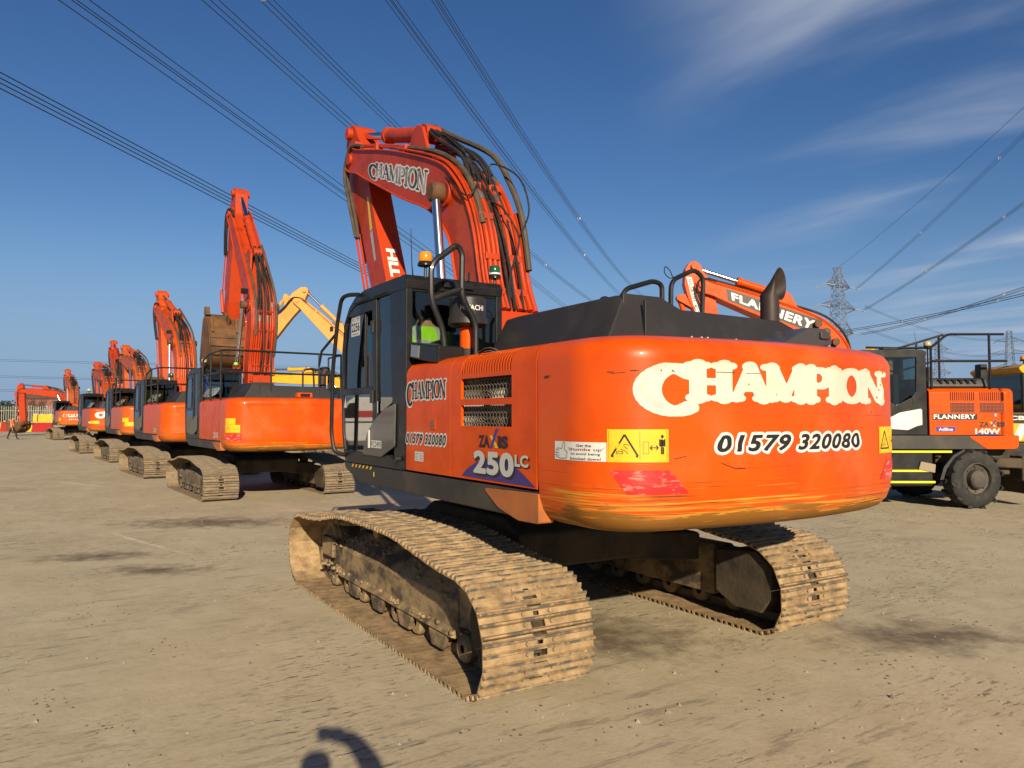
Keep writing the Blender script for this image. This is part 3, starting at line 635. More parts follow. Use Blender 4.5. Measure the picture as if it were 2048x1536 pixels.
def cylinder(root, name, p0, p1, r0, r1, frac, m=None):
    p0, p1 = Vector(p0), Vector(p1); d = p1 - p0; q = p0 + d * frac; b = MB(); b.cyl(p0 + d * .03, q, r0, 18); b.cyl(q - d.normalized() * .07, q + d.normalized() * .015, r0 * 1.18, 18)
    side = Vector((0, 1, 0)); b.cyl(p0 - side * .10, p0 + side * .10, r0 * 1.15, 16)
    o = b.build(name, m or paint_boom, root); rb = MB(); rb.cyl(q, p1, r1, 18); rb.build('cylinder_rod', chrome, o)
    e = MB(); e.cyl(p1 - side * .07, p1 + side * .07, r0 * 1.15, 16); e.build('rod_eye', rust, o); return o
def rotY(v, a): return Matrix.Rotation(-a, 3, 'Y') @ v      # positive = raise
def boom_fn(off): return lambda x, z: (x - FP.x, .27 + off, z - FP.z)
def bucket_mesh(width=1.42, teeth=5):
    """digging bucket, pin at the origin, mouth facing +x (crowded position)"""
    b = MB(); out = [(-.10, .16), (-.34, -.05), (-.52, -.42), (-.52, -.82), (-.30, -1.14), (.10, -1.28), (.52, -1.22)]
    S = [(p.x, p.z) for p in spline([(x, 0, z) for x, z in out], 4)]; hw = width / 2; n = len(S)
    inn = [(x + .05 * (1 if x < .3 else .2), z + .045) for x, z in S]
    poly = S + inn[::-1]; b.prism(poly, 'y', -hw, hw)
    side = S + [(.62, -.95), (.42, -.45), (.16, .08)]
    for sy in (-hw, hw): b.prism(side, 'y', sy - .022, sy + .022)
    for k in range(teeth):
        y = -hw + .10 + (width - .2) * k / (teeth - 1); b.prism([(.46, -1.27), (.46, -1.17), (.62, -1.16), (.80, -1.205), (.62, -1.25)], 'y', y - .06, y + .06)
    for sy in (-.20, .20): b.prism([(-.16, .02), (-.22, .22), (-.02, .30), (.16, .12), (.16, .0)], 'y', sy - .03, sy + .03); b.prism([(-.42, -.22), (-.58, -.02), (-.44, .12), (-.20, .02)], 'y', sy - .03, sy + .03)
    for x, z, a_ in ((-.46, -.28, -20), (-.545, -.55, 0), (-.545, -.78, 0), (-.44, -1.0, 35)): b.box((x, 0, z), (.05, width * .99, .06), Matrix.Rotation(R(a_), 3, 'Y'))
    for sy in (-.45, 0, .45): b.prism([(-.36, -.02), (-.55, -.40), (-.58, -.42), (-.42, .02)], 'y', sy * width - .03, sy * width + .03)
    for sy in (-.49, .49): b.prism([(-.10, .16), (-.28, .12), (-.30, .34), (-.16, .36)], 'y', sy * width - .06, sy * width + .06)
    return b.mesh('bucket', bucketm, 30)
CACHE = {}
def cache(k, f):
    if k not in CACHE: CACHE[k] = f()
    return CACHE[k]
# ------------------------------------------------------------------ people: one skinned body mesh, clothes by region
def person_mesh(name, J, mats, region):
    """J: dict joint -> (pos, radius); the chain list below joins them; region(co)->material index"""
    chain = [('pelvis', 'waist'), ('waist', 'chest'), ('chest', 'neck'), ('neck', 'head'), ('head', 'crown')]
    for s in 'lr': chain += [('pelvis', 'hip' + s), ('hip' + s, 'knee' + s), ('knee' + s, 'ankle' + s), ('ankle' + s, 'toe' + s), ('chest', 'sho' + s), ('sho' + s, 'elb' + s), ('elb' + s, 'wri' + s), ('wri' + s, 'palm' + s)]
    names = list(J)
    for s in 'lr':
        p = Vector(J['palm' + s][0]); d = (p - Vector(J['wri' + s][0])).normalized(); sd = d.cross(Vector((0, 0, 1)) if abs(d.z) < .8 else Vector((1, 0, 0))).normalized(); up = sd.cross(d)
        for k, (o, l_) in enumerate(((-.028, .070), (-.010, .082), (.010, .078), (.028, .062))):
            a, b = f'f{s}{k}a', f'f{s}{k}b'; J[a] = (p + sd * o + d * .035, .0095); J[b] = (p + sd * o + d * (.035 + l_ * .8) - up * .025, .008); chain += [('palm' + s, a), (a, b)]
        J[f't{s}'] = (p - sd * .05 + d * .02 - up * .012, .010); chain.append(('palm' + s, f't{s}'))
    names = list(J); me = bpy.data.meshes.new(name); me.from_pydata([Vector(J[n][0]) for n in names], [(names.index(a), names.index(b)) for a, b in chain], [])
    o = bpy.data.objects.new(name, me); COL.objects.link(o); m = o.modifiers.new('skin', 'SKIN'); m.use_smooth_shade = True
    for i, n in enumerate(names): r = J[n][1]; me.skin_vertices[0].data[i].radius = (r, r) if not isinstance(r, tuple) else r
    me.skin_vertices[0].data[names.index('pelvis')].use_root = True
    sb = o.modifiers.new('sub', 'SUBSURF'); sb.levels = 2; sb.render_levels = 2
    dg = bpy.context.evaluated_depsgraph_get(); out = bpy.data.meshes.new_from_object(o.evaluated_get(dg)); bpy.data.objects.remove(o)
    out.materials.clear()
    for q in mats: out.materials.append(q)
    out.polygons.foreach_set('material_index', [region(p.center) for p in out.polygons]); out.polygons.foreach_set('use_smooth', [True] * len(out.polygons)); out.update(); return out
# ------------------------------------------------------------------ cab
def build_cab(root, detail, slats=False):
    b = MB(); Y0, Y1 = .43, 1.40
    roof = [(-.14, 2.88), (-.155, 2.955), (-.10, 3.01), (.90, 3.015), (1.16, 2.975), (1.34, 2.89), (1.475, 2.745), (1.425, 2.735), (1.30, 2.845), (1.12, 2.895)]
    b.prism(roof, 'y', Y0, Y1)
    b.prism([(.15, 3.012), (.2, 3.04), (.95, 3.035), (1.05, 3.0)], 'y', Y0 + .18, Y1 - .18)
    for y0, y1 in ((Y1 - .065, Y1), (Y0, Y0 + .065)):
        b.prism([(-.14, 1.31), (.10, 1.31), (.16, 1.9), (.21, 2.3), (.23, 2.885), (-.14, 2.885)], 'y', y0, y1)     # rear corner post
        b.prism([(.54, 1.42), (.64, 1.42), (.68, 2.885), (.58, 2.885)], 'y', y0, y1)                               # door post
        fr_o = [(1.475, 2.745), (1.545, 2.45), (1.555, 2.0), (1.52, 1.6), (1.47, 1.42)]; fr_i = [(1.42, 1.42), (1.475, 1.6), (1.505, 2.0), (1.495, 2.45), (1.425, 2.735)]
        b.prism(fr_o + fr_i, 'y', y0, y1)
        b.prism([(.66, 1.985), (1.50, 1.985), (1.50, 2.055), (.66, 2.055)], 'y', y0 + .005, y1 - .003)              # belt rail
        b.prism([(-.14, 1.302), (1.40, 1.302), (1.47, 1.42), (.2, 1.42), (.16, 1.40)], 'y', y0 + .002, y1 + .002)
        b.prism([(.66, 2.79), (1.36, 2.79), (1.30, 2.845), (1.12, 2.89), (.66, 2.885)], 'y', y0 + .006, y1 - .004)
    b.box2((-.138, Y0 + .066, 1.31), (-.09, Y1 - .066, 2.30)); b.box2((-.14, Y0 + .066, 2.86), (-.10, Y1 - .066, 2.879))
    b.box2((-.09, Y0 + .066, 1.305), (1.42, Y1 - .066, 1.36))
    b.box2((1.40, Y0 + .066, 1.36), (1.47, Y1 - .066, 1.60))
    cab = b.build('cab', charcoal, root, .018)
    wd = MB(); wd.prism(fillet([(.045, 1.885), (.30, 1.838), (.55, 1.73), (.72, 1.625), (.87, 1.40), (.37, 1.395), (.06, 1.50)], [.02, .2, .2, .2, .03, .05, .05], 4), 'y', Y1 + .0035, Y1 + .022)
    wd.build('door_panel', mat('grey_door_panel', (.085, .078, .071), .35, 0, .3, (.11, .10, .088), 3., (.45, .7)), cab, .008)
    # glazing
    def pane(name, pts, thick=(0, .006, 0)):
        p = MB(); t = Vector(thick); n = len(pts); v = [Vector(q) for q in pts] + [Vector(q) + t for q in pts]
        p.add(v, [list(range(n)), list(range(2 * n - 1, n - 1, -1))] + [[i, (i + 1) % n, (i + 1) % n + n, i + n] for i in range(n)]); return p.build(name, glass_clear if name == 'rear_window' else (glass_film if name == 'door_lower_glass' else glass), cab, smooth=0)
    for y in (Y1 - .03, Y0 + .03):
        op = y > 1
        x0 = .90 if op else .67
        pane('door_window', [(x0, y, 2.05), (1.505, y, 2.05), (1.495, y, 2.45), (1.44, y, 2.70), (1.33, y, 2.80), (x0, y, 2.80)])
        if op: pane('door_window', [(.67, y - .012, 2.05), (.93, y - .012, 2.05), (.93, y - .012, 2.36), (.67, y - .012, 2.36)])
        pane('door_lower_glass', [(.62, y + .01, 1.42), (1.46, y + .01, 1.42), (1.50, y + .01, 1.6), (1.515, y + .01, 1.985), (.62, y + .01, 1.985)])
        pane('rear_side_window', [(.20, y, 1.90), (.57, y, 1.78), (.60, y, 2.88), (.225, y, 2.88)])
    pane('rear_window', [(-.125, Y0 + .06, 2.30), (-.125, Y1 - .06, 2.30), (-.125, Y1 - .06, 2.87), (-.125, Y0 + .06, 2.87)], (.006, 0, 0))
    fw_ = [(1.47, 1.60), (1.53, 2.0), (1.52, 2.45), (1.45, 2.74)]
    for (xa, za), (xb, zb) in zip(fw_[:-1], fw_[1:]): pane('windscreen', [(xa, Y0 + .06, za), (xa, Y1 - .06, za), (xb, Y1 - .06, zb), (xb, Y0 + .06, zb)], (-.006, 0, 0))
    # interior
    it = MB(); it.box((.42, .92, 1.86), (.50, .50, .14)); it.box((.24, .92, 2.06), (.10, .46, .34), Matrix.Rotation(R(-8), 3, 'Y')); it.box((.42, .92, 1.58), (.4, .4, .44))
    it.build('seat', seatm, cab, .04)
    cn = MB(); cn.box((.55, 1.22, 1.95), (.5, .14, .16)); cn.box((.55, .62, 1.95), (.5, .14, .16)); cn.box((1.34, .92, 1.75), (.12, .5, .5)); cn.cyl((.75, 1.22, 2.0), (.82, 1.20, 2.22), .018, 8); cn.cyl((.75, .62, 2.0), (.82, .64, 2.22), .018, 8)
    cn.box((1.25, .55, 2.25), (.05, .20, .15)); cn.build('console', black, cab, .015)
    if detail:
        k = MB()
        for z in (1.955, 2.62): k.box2((.60, Y1 + .001, z - .06), (.665, Y1 + .022, z + .06))
        k.cyl((-.05, Y1 + .01, 1.40), (-.05, Y1 + .05, 1.40), .025, 10); k.box2((.74, Y1 - .02, 2.06), (.76, Y1 - .004, 2.40)); k.box2((.90, Y1 - .045, 2.05), (.915, Y1 - .015, 2.80))
        k.build('door_fittings', charcoal_matt, cab, .004)
        ln = MB(); ln.box2((.70, Y1 + .0005, 2.905), (1.18, Y1 + .006, 2.912)); ln.box2((.28, Y1 + .0005, 2.902), (.62, Y1 + .006, 2.912)); ln.build('drip_rail', black, cab)
    return cab
# ------------------------------------------------------------------ excavator
def railing(root, name, pts_list, r, m=charcoal):
    b = MB()
    for p in pts_list: b.tube(rounded(p, .08), r, 8)
    return b.build(name, m, root)
def beacon(root, c, lens, name='beacon', r=.055, h=.13, post=.16):
    b = MB(); b.cyl((c[0], c[1], c[2] - post), c, .014, 8); b.lathe([(0, 0), (r * 1.12, 0), (r * 1.12, .02), (r * .9, .04), (0, .04)], c, 16); o = b.build(name, charcoal, root)
    l_ = MB(); l_.lathe([(r * .92, .038), (r, .05), (r * .98, h * .8), (r * .8, h * .97), (0, h)], c, 18); l_.build('lens', lens, o); return o
def excavator(label, loc, heading, th=0., al=0., scale=1., main=False, group=None, sm=None, cwm=None, hood_z=0., rails=True, bucket=False, bucket_rot=0., exhaust=False, boomm=None, panelm=None, cat='excavator', name='tracked_excavator'):
    root = empty(name, loc, heading, label, cat, group, scale); sm = sm or shoem2; wid = .83 if main else .74
    fm = mudframe if main else mat('grey_muddy_frame', (.22, .165, .10), .9, 0, 0, (.06, .048, .036), 3., (.42, .62), .5, 25.)
    shoes = cache(('shoe', sm.name), lambda: (shoe_mesh(sm, wid, False), shoe_mesh(sm, wid, True)))
    for s in (1, -1): build_track(root, s, shoes, sm, wid, 1.345, fm, 2 if main else 1)
    b = MB(); b.prism(fillet([(-.9, .50), (.9, .50), (.95, .80), (.7, .93), (-.7, .93), (-.95, .80)], .05), 'y', -.75, .75)
    for sx in (-1, 1):
        for s in (-1, 1): b.prism([(sx * .35, s * .55), (sx * .85, s * .55), (sx * 1.15, s * 1.08), (sx * .55, s * 1.08)], 'z', .46, .72)
    b.build('undercarriage_frame', muddark, root, .03)
    r_ = MB(); r_.lathe([(0, .92), (.62, .92), (.66, .95), (.66, 1.06), (.60, 1.10), (0, 1.10)], (0, 0, 0), 36); r_.build('slew_ring', muddark, root)
    # revolving frame and side beams
    d = MB(); d.box2((-2.15, -1.19, 1.12), (1.30, 1.19, 1.28)); d.box2((-2.3, -.6, 1.06), (1.0, .6, 1.119)); d.build('revolving_frame', dark, root)
    for s in (1, -1):
        e = MB(); e.prism(fillet([(-2.10, 1.115), (.98, 1.115), (1.43, 1.235), (1.46, 1.30), (-2.205, 1.30)], [0, .25, .12, .02, 0], 6), 'y', s * 1.20, s * (YS - .012)); e.build('side_beam', beam_mat, root, .03, 35, 3)
    # flank panels
    pm = panelm or paint
    pf = MB(); sweep(pf, SECT, -.175, -1.008); panel = pf.build('door_panel', pm, root)
    pr = MB()
    if not main: sweep(pr, SECT, -1.016, -2.205)
    else:
        sweep(pr, SECT, -1.016, -1.18); sweep(pr, SECT, -1.90, -2.200)
        for z0, z1 in ((1.315, 1.70), (1.85, 1.895), (2.045, 2.075)): sweep(pr, sect_from(z0, z1), -1.18, -1.90)
        sweep(pr, sect_from(2.236, 2.255), -1.18, -1.90)
        nl = 20
        for k in range(nl + 1): x = -1.18 - .72 * k / nl; sweep(pr, sect_from(2.075, 2.236), x + (.0 if k == 0 else .009), x - (.0 if k == nl else .009), 1, .004)
    pr.build('grille_panel', pm, root)
    se = MB(); sweep(se, [(i_ + .006, z_) for i_, z_ in SECT], -2.188, -2.2145, 1, .03); se.build('seam_shade_strip', black, root)  # black strip filling the open gap, in place of its shade
    inn = MB(); inn.box2((-1.05, .9, 1.35), (-2.15, 1.33, 2.10)); inn.prism([(1.33, 2.10), (1.375, 2.06), (1.372, 2.16), (1.33, 2.205), (1.28, 2.222), (1.0, 2.236), (1.0, 2.10)], 'x', -1.06, -2.14); inn.build('bay_shade_block', dark, root)  # near-black block close behind the openings, in place of interior shade
    gr = MB(); hx = .044; rowz = hx * math.sqrt(3) / 2
    for z0, z1 in ((1.70, 1.85), (1.895, 2.045)):
        j = 0; z = z0
        while z < z1 + .01:
            x = -1.18 + (hx * .75 if j % 2 else 0)
            i = 0
            while x > -1.92:
                for a in (0, 60, 120):
                    p0 = Vector((x, 0, z)) + Vector((math.cos(R(a + 30)), 0, math.sin(R(a + 30)))) * hx / 1.732; p1 = Vector((x, 0, z)) + Vector((math.cos(R(a + 90)), 0, math.sin(R(a + 90)))) * hx / 1.732
                    q0 = Vector((max(-1.905, min(-1.175, p0.x)), YS - .035, max(z0 - .005, min(z1 + .005, p0.z)))); q1 = Vector((max(-1.905, min(-1.175, p1.x)), YS - .035, max(z0 - .005, min(z1 + .005, p1.z))))
                    if (q0 - q1).length > .004: gr.tube([q0, q1], .0024, 3, 0, False)
                x -= hx
            z += rowz; j += 1
    if main: gr.build('grille_mesh', mat('grille_wire', (.24, .20, .15), .5, .3), root)
    if main:
        fan = MB()
        for r0 in np.arange(.06, .40, .022): fan.tube([(-1.46 + r0 * math.cos(R(a)), YS - .062, 1.87 + r0 * math.sin(R(a))) for a in range(0, 361, 12) if abs(r0 * math.sin(R(a))) < .2 or True], .0035, 3, 0, False)
        fan.build('fan_guard', mat('fan_wire', (.30, .27, .22), .5, .4), root)
    rp = MB(); sweep(rp, SECT, -.175, -1.30, -1); sweep(rp, SECT, -1.31, -2.205, -1); rp.box2((-.17, -YS + .01, 1.315), (1.1, -.50, 2.05)); rp.build('offside_panel', pm, root)
    lid = MB(); lid.box2((-.18, -YS + .5, 2.20), (-2.2, YS - .5, 2.252)); lid.box2((-.15, -.9, 1.3), (-.5, .42, 2.2)); lid.build('deck_lid', pm, root)
    cw = link('counterweight', cache(('cw', (cwm or cwmat).name), lambda: (lambda me: (me.materials.clear(), me.materials.append(cwm or cwmat), me)[2])(cw_mesh())), root)
    sk = MB(); sk.prism([(p[0], p[1]) for p in fillet([(-1.50, 1.27), (-2.213, 1.288), (-2.213, 1.10), (-1.97, 1.095), (-1.72, 1.15)], [.02, 0, .02, .15, .15], 5)], 'y', YS - .12, YS - .004); sk.build('corner_skirt', mat('worn_skirt_paint', (.52, .15, .035), .5, 0, .05, (.34, .12, .04), 4., (.4, .7)), root, .03, 35, 4)
    # engine hood
    h = MB(); hz = 2.59 + hood_z; sec = fillet([(1.02, 2.20), (.93, 2.33), (.76, hz), (.36, hz), (.22, hz - .06), (-.86, hz - .07), (-1.02, hz - .13), (-1.14, 2.28), (-1.16, 2.20)], [0, .06, .06, .06, .08, .08, .10, .05, 0], 4)
    n = len(sec); prof = []
    for x, k in ((-2.34, .965), (-2.27, 1.0), (-1.02, 1.0), (-.84, .985)):
        prof.append([(x + (.10 * (z - 2.2) / .4 if x < -2 else -.0 + .10 * (z - 2.2) / .4), y * k, 2.2 + (z - 2.2) * (k if k < 1 else 1)) for y, z in sec])
    h.add([p for ring in prof for p in ring], [[i * n + j, i * n + (j + 1), (i + 1) * n + (j + 1), (i + 1) * n + j] for i in range(len(prof) - 1) for j in range(n - 1)] + [list(range(n)), [(len(prof) - 1) * n + j for j in range(n)][::-1]])
    hood = h.build('engine_hood', charcoal_matt, root, .012, 28)
    sp = MB(); sp.prism([(.745, hz + .004), (.40, hz + .004), (.30, hz - .05), (.30, hz - .10), (.75, hz - .10)], 'x', -2.21, -2.255); sp.box2((-2.30, .60, 2.25), (-2.325, .615, 2.55)); sp.build('hood_seam', charcoal_matt, hood, .006)
    cab = build_cab(root, main)
    # boom, arm and cylinders (pose: th raises the boom, al swings the arm with it, both relative to the drawn pose)
    bm_ = boomm or paint_boom
    boom = link('boom', cache(('boom', bm_.name), lambda: boom_mesh(bm_)), root, .012, 2, FP); boom.rotation_euler = (0, -th, 0)
    ap = FP + rotY(AP - FP, th)
    arm = link('arm', cache(('arm', bm_.name), lambda: arm_mesh(bm_)), root, .012, 2, ap); arm.rotation_euler = (0, -(al), 0)
    A = lambda x, z, y=0.: ap + rotY(Vector((x, y, z)) - AP, al); Bm = lambda x, z, y=0.: FP + rotY(Vector((x, y, z)) - FP, th)
    for s in (1, -1): cylinder(root, 'boom_cylinder', (.92, s * .42, 1.62), Bm(1.37, 4.27, s * .40), .085, .052, .50, bm_)
    cylinder(root, 'arm_cylinder', Bm(2.36, 5.33), A(4.88, 6.12), .10, .055, .55, bm_)
    cylinder(root, 'bucket_cylinder', A(5.10, 5.22), A(4.18, 3.45), .075, .045, .62, bm_)
    lk = MB()
    for sy in (-.20, .20): lk.tube([A(4.18, 3.45, sy), A(3.62, 3.05, sy)], .05, 8)
    lk.build('bucket_link', bm_, root)
    # hydraulic lines
    def off(line, i, d, y):
        p = line[i]; a = line[max(i - 1, 0)]; c = line[min(i + 1, len(line) - 1)]; t = (c - a).normalized(); n_ = Vector((-t.z, 0, t.x)); n_ = n_ if n_.dot(Vector((-1, 0, 1))) > 0 else -n_
        return p + n_ * d + Vector((0, y, 0)) - FP
    ni = len(BOUT)
    def tubeobj(nm, path, r, n, m, key):
        me = cache((nm, key, m.name), lambda: MB().tube(path, r, n).mesh(nm, m)); return link(nm, me, boom)
    for k, (y, d, i0, i1, r) in enumerate(((.255, .045, 7, 37, .016), (.215, .045, 7, 36, .018), (.165, .055, 8, 24, .027), (.105, .055, 8, 23, .027), (.05, .05, 8, 22, .020), (-.09, .055, 8, 23, .030), (-.16, .05, 8, 22, .020), (-.215, .055, 8, 26, .028), (-.29, .03, 8, 20, .033), (.20, .07, 30, ni - 4, .028), (-.20, .06, 30, ni - 4, .024))):
        tubeobj('hydraulic_pipe', [off(BOUT, i, d, y) for i in range(i0, min(i1, ni))], r, 7, bm_, k)
    for k, (p, dd) in enumerate([(off(BOUT, i, .06, y), (.06, .17, .07)) for i in (10, 14, 18, 22) for y in (.135, -.13)] + [(off(BOUT, min(i, ni - 3), .05, .20), (.09, .12, .10)) for i in (32, 37, 42)]):
        link('pipe_clamp', cache(('clamp', k, bm_.name), lambda: MB().box(p, dd).mesh('pipe_clamp', bm_)), boom, .006)
    for j, (y, k) in enumerate(((.165, 22), (.105, 21), (-.09, 21), (-.215, 24))):
        a = off(BOUT, k, .055, y); m1 = off(BOUT, k + 4, .13 + abs(y) * .2, y * .8); m2 = off(BOUT, k + 8, .24, y * .4); e = Vector((2.45, y * .4, 5.46)) - FP
        tubeobj('hydraulic_hose', spline([a, m1, m2, e], 6), .024, 7, hose, j)
        fe = MB().cyl(off(BOUT, k - 1, .055, y), off(BOUT, k, .055, y), .034, 10); link('hose_coupling', cache(('coup', j), lambda: fe.mesh('hose_coupling', steel)), boom)
    for j, y in enumerate((.03, -.03, -.13)): tubeobj('hydraulic_hose', spline([off(BOUT, 8, .05, y), off(BOUT, 14, .08, y - .02), off(BOUT, 20, .07, y + .02), off(BOUT, 27, .12, y), off(BOUT, 33, .10, y)], 6), .017, 6, hose, 10 + j)
    if main:
        for j, pts in enumerate(([off(BOUT, 22, .10, -.05), off(BOUT, 24, .22, -.12), off(BOUT, 21, .34, -.25), off(BOUT, 18, .26, -.30), off(BOUT, 16, .10, -.22)], [off(BOUT, 25, .06, .1), off(BOUT, 22, .16, .12), off(BOUT, 20, .08, .30), Vector((1.32, .30, 4.44)) - FP], [off(BOUT, 20, .06, .02), off(BOUT, 18, .20, -.02), off(BOUT, 15, .25, -.10), off(BOUT, 12, .12, -.02), off(BOUT, 9, .08, 0)], [off(BOUT, 33, .16, 0), off(BOUT, 30, .30, .05), off(BOUT, 27, .24, .10), off(BOUT, 24, .10, .10)])):
            tubeobj('electric_cable', spline(pts, 6), .010, 6, hose, j)
    for j, pts in enumerate(([off(BOUT, 17, .07, .19), off(BOUT, 21, .09, .19), off(BOUT, 25, .10, .20), off(BOUT, 29, .09, .20), off(BOUT, 32, .07, .20)], [off(BOUT, 13, .09, -.29), off(BOUT, 18, .12, -.29), off(BOUT, 22, .16, -.28), off(BOUT, 26, .24, -.24), off(BOUT, 30, .30, -.18), Vector((2.5, -.12, 5.50)) - FP])):
        tubeobj('dusty_hose', spline(pts, 6), .033, 8, hose_br, j)
    ah = MB(); tipb = lambda x, z, y: FP + rotY(Vector((x, y, z)) - FP, th)
    for y, dx in ((.22, 0.), (.26, .06), (.20, .12), (-.22, .05)):
        ah.tube(spline([tipb(4.15, 5.70, y), tipb(4.55, 5.78, y + .03), A(4.78 + dx * .4, 5.46, y + .03), A(4.60 + dx * .5, 5.0, y + .02), A(4.50 + dx * .6, 4.68, y - .01), A(4.46 + dx * .2, 4.42, y * .85)], 6), .024, 7); ah.build('arm_hose', hose_br if main else hose, root); ah = MB()
    ap_ = MB()
    for y in (.19, .13): ap_.tube([A(4.60 - y * .2, 4.50, y), A(4.30 - y * .2, 3.82, y), A(4.12, 3.50, y)], .018, 6); ap_.build('arm_pipe', bm_, root); ap_ = MB()
    if bucket:
        bk = link('bucket', cache('bucket', bucket_mesh), root, .01, 2, A(BP.x, BP.z)); bk.rotation_euler = (0, -bucket_rot, 0)
    # handrails
    if rails:
        z1, z2 = 3.28, 2.80
        rr = [[(-.35, 1.38, z1 - .12), (-1.0, 1.38, z1), (-2.05, 1.38, z1), (-2.28, 1.25, z1), (-2.28, -1.30, z1), (-1.2, -1.38, z1)], [(-.35, 1.38, z2), (-2.05, 1.38, z2), (-2.28, 1.25, z2), (-2.28, -1.30, z2), (-1.2, -1.38, z2)]]
        for x, y in ((-.35, 1.38), (-1.15, 1.38), (-2.05, 1.37), (-2.28, .35), (-2.28, -.75), (-2.28, -1.28), (-1.2, -1.38)): rr.append([(x, y, 2.20), (x, y, z1 - (.12 if x > -.5 else 0.))])
        railing(root, 'handrail', rr, .022)
    return root, cab, boom, arm, hood, cw, panel
# ================================================================== the near machine
root, cab, boom, arm, hood, cw, panel = excavator('large orange tracked excavator in the foreground with scraped counterweight and muddy tracks', (0, 0, 0), 0, main=True, sm=shoem, rails=False)
# lettering on the counterweight
cf = lambda o: cw_fn(o)
def boxmap(V, fn, a, b):
    lo, hi = V.min(0), V.max(0); return lambda u, v: fn(a[0] + (b[0] - a[0]) * (u - lo[0]) / (hi[0] - lo[0]), a[1] + (b[1] - a[1]) * (v - lo[1]) / (hi[1] - lo[1]))
V, F_ = serif_text('CHAMPION', .062, .016, 1.13, -.075); decal('ghost_lettering', V, F_, boxmap(V, cf(.003), (.74, 1.768), (3.045, 2.098)), cream, cw)
ga = [R(95 + k * 9) for k in range(19)]; gv = [(.955 + q_ * math.cos(a_), 1.94 + q_ * .76 * math.sin(a_)) for a_ in ga for q_ in (.135, .175)]
decal('ghost_shadow', gv, [[2 * k, 2 * k + 1, 2 * k + 3, 2 * k + 2] for k in range(18)], cf(.0045), cream2, cw)
for tx_, s0_, s1_ in (('01579', 1.268, 1.868), ('320080', 1.930, 2.612)):
    gtext('phone_outline', tx_, cf(.003), (s0_ - .022, 1.545), (s1_ + .022, 1.678), white, cw, .17, .28, 1.14); gtext('phone_number', tx_, cf(.0045), (s0_, 1.562), (s1_, 1.661), blackv, cw, .05, .28, 1.14)
# warning labels
patch('thumbs_up_sign', cf(.003), (.186, 1.514), (.592, 1.622), white, cw)
for s_, z_, h_, x0, x1, m_ in (('Get the', 1.594, .016, .395, .50, blackv), ("'thumbs up'", 1.567, .022, .325, .575, redtext), ('to avoid being', 1.544, .017, .35, .555, blackv), ('knocked down!', 1.519, .016, .345, .56, blackv)):
    text('sign_text', s_, cf(.0045), (x0, z_), (x1, z_ + h_), m_, cw, .008)
th_ = [(.205, 1.53, .255, 1.522), (.255, 1.522, .305, 1.525), (.305, 1.525, .315, 1.56), (.315, 1.56, .285, 1.578), (.285, 1.578, .292, 1.612), (.292, 1.612, .275, 1.617), (.275, 1.617, .262, 1.580), (.262, 1.580, .215, 1.582), (.215, 1.582, .205, 1.572), (.205, 1.572, .235, 1.568), (.205, 1.572, .200, 1.556), (.200, 1.556, .235, 1.552), (.200, 1.556, .200, 1.541), (.200, 1.541, .235, 1.538), (.200, 1.541, .205, 1.53)]
strokes('thumb_drawing', cf(.0046), [(*q, .0013) for q in th_], blackv, cw)
def warn(a, b, name='warning_label', mirror=False):
    patch(name, cf(.003), a, b, yelv, cw); w_, h_ = b[0] - a[0], b[1] - a[1]
    fx = lambda u, v: (a[0] + w_ * u, a[1] + h_ * v); seg = []
    def ln(u0, v0, u1, v1, hw): seg.append((*fx(u0, v0), *fx(u1, v1), hw))
    for q in ((.03, .05, .97, .05), (.97, .05, .97, .95), (.97, .95, .03, .95), (.03, .95, .03, .05), (.52, .05, .52, .95)): ln(*q, .0009)
    for q in ((.07, .18, .28, .84), (.28, .84, .49, .18), (.49, .18, .07, .18)): ln(*q, .0055)
    for q in ((.15, .26, .25, .26), (.15, .26, .15, .33), (.15, .33, .25, .33), (.25, .33, .25, .26), (.22, .40, .30, .34), (.30, .34, .33, .26), (.26, .50, .33, .40), (.26, .55, .35, .52)): ln(*q, .0016)
    for q in ((.57, .26, .66, .26), (.66, .26, .66, .62), (.66, .62, .57, .62), (.57, .62, .57, .26)): ln(*q, .001)
    for q in ((.68, .44, .82, .44), (.68, .44, .72, .51), (.68, .44, .72, .37), (.82, .44, .78, .51), (.82, .44, .78, .37)): ln(*q, .0028)
    for q in ((.88, .46, .88, .70), (.875, .24, .875, .46), (.905, .24, .905, .46), (.845, .48, .845, .70), (.93, .48, .93, .70)): ln(*q, .0045)
    ln(.86, .58, .915, .58, .018)
    strokes('warning_print', cf(.0045), seg, blackv, cw)
    c_ = fx(.888, .78); polyprint('warning_print', cf(.0047), [[(c_[0] + .009 * math.cos(R(t_)), c_[1] + .010 * math.sin(R(t_))) for t_ in range(0, 360, 30)]], blackv, cw)
warn((.596, 1.513), (.946, 1.697)); warn((2.89, 1.514), (3.24, 1.697))
def reflector(s0, flip):
    q = [(0, .135), (.345, .135), (.475, 0), (.10, 0)]; q = [(-x if flip else x, z) for x, z in q]
    n_ = 10; V_ = []; f_ = []
    for j in range(n_ + 1):
        v_ = j / n_; L_ = [q[3][k] + (q[0][k] - q[3][k]) * v_ for k in (0, 1)]; R_ = [q[2][k] + (q[1][k] - q[2][k]) * v_ for k in (0, 1)]
        for i in range(n_ + 1): V_.append((s0 + L_[0] + (R_[0] - L_[0]) * i / n_, 1.333 + L_[1]))
    f_ = [[j * (n_ + 1) + i, j * (n_ + 1) + i + 1, (j + 1) * (n_ + 1) + i + 1, (j + 1) * (n_ + 1) + i] for j in range(n_) for i in range(n_)]
    decal('red_reflector', V_, f_, cf(.003), redv, cw)
reflector(.606, False); reflector(STOT - .606, True)
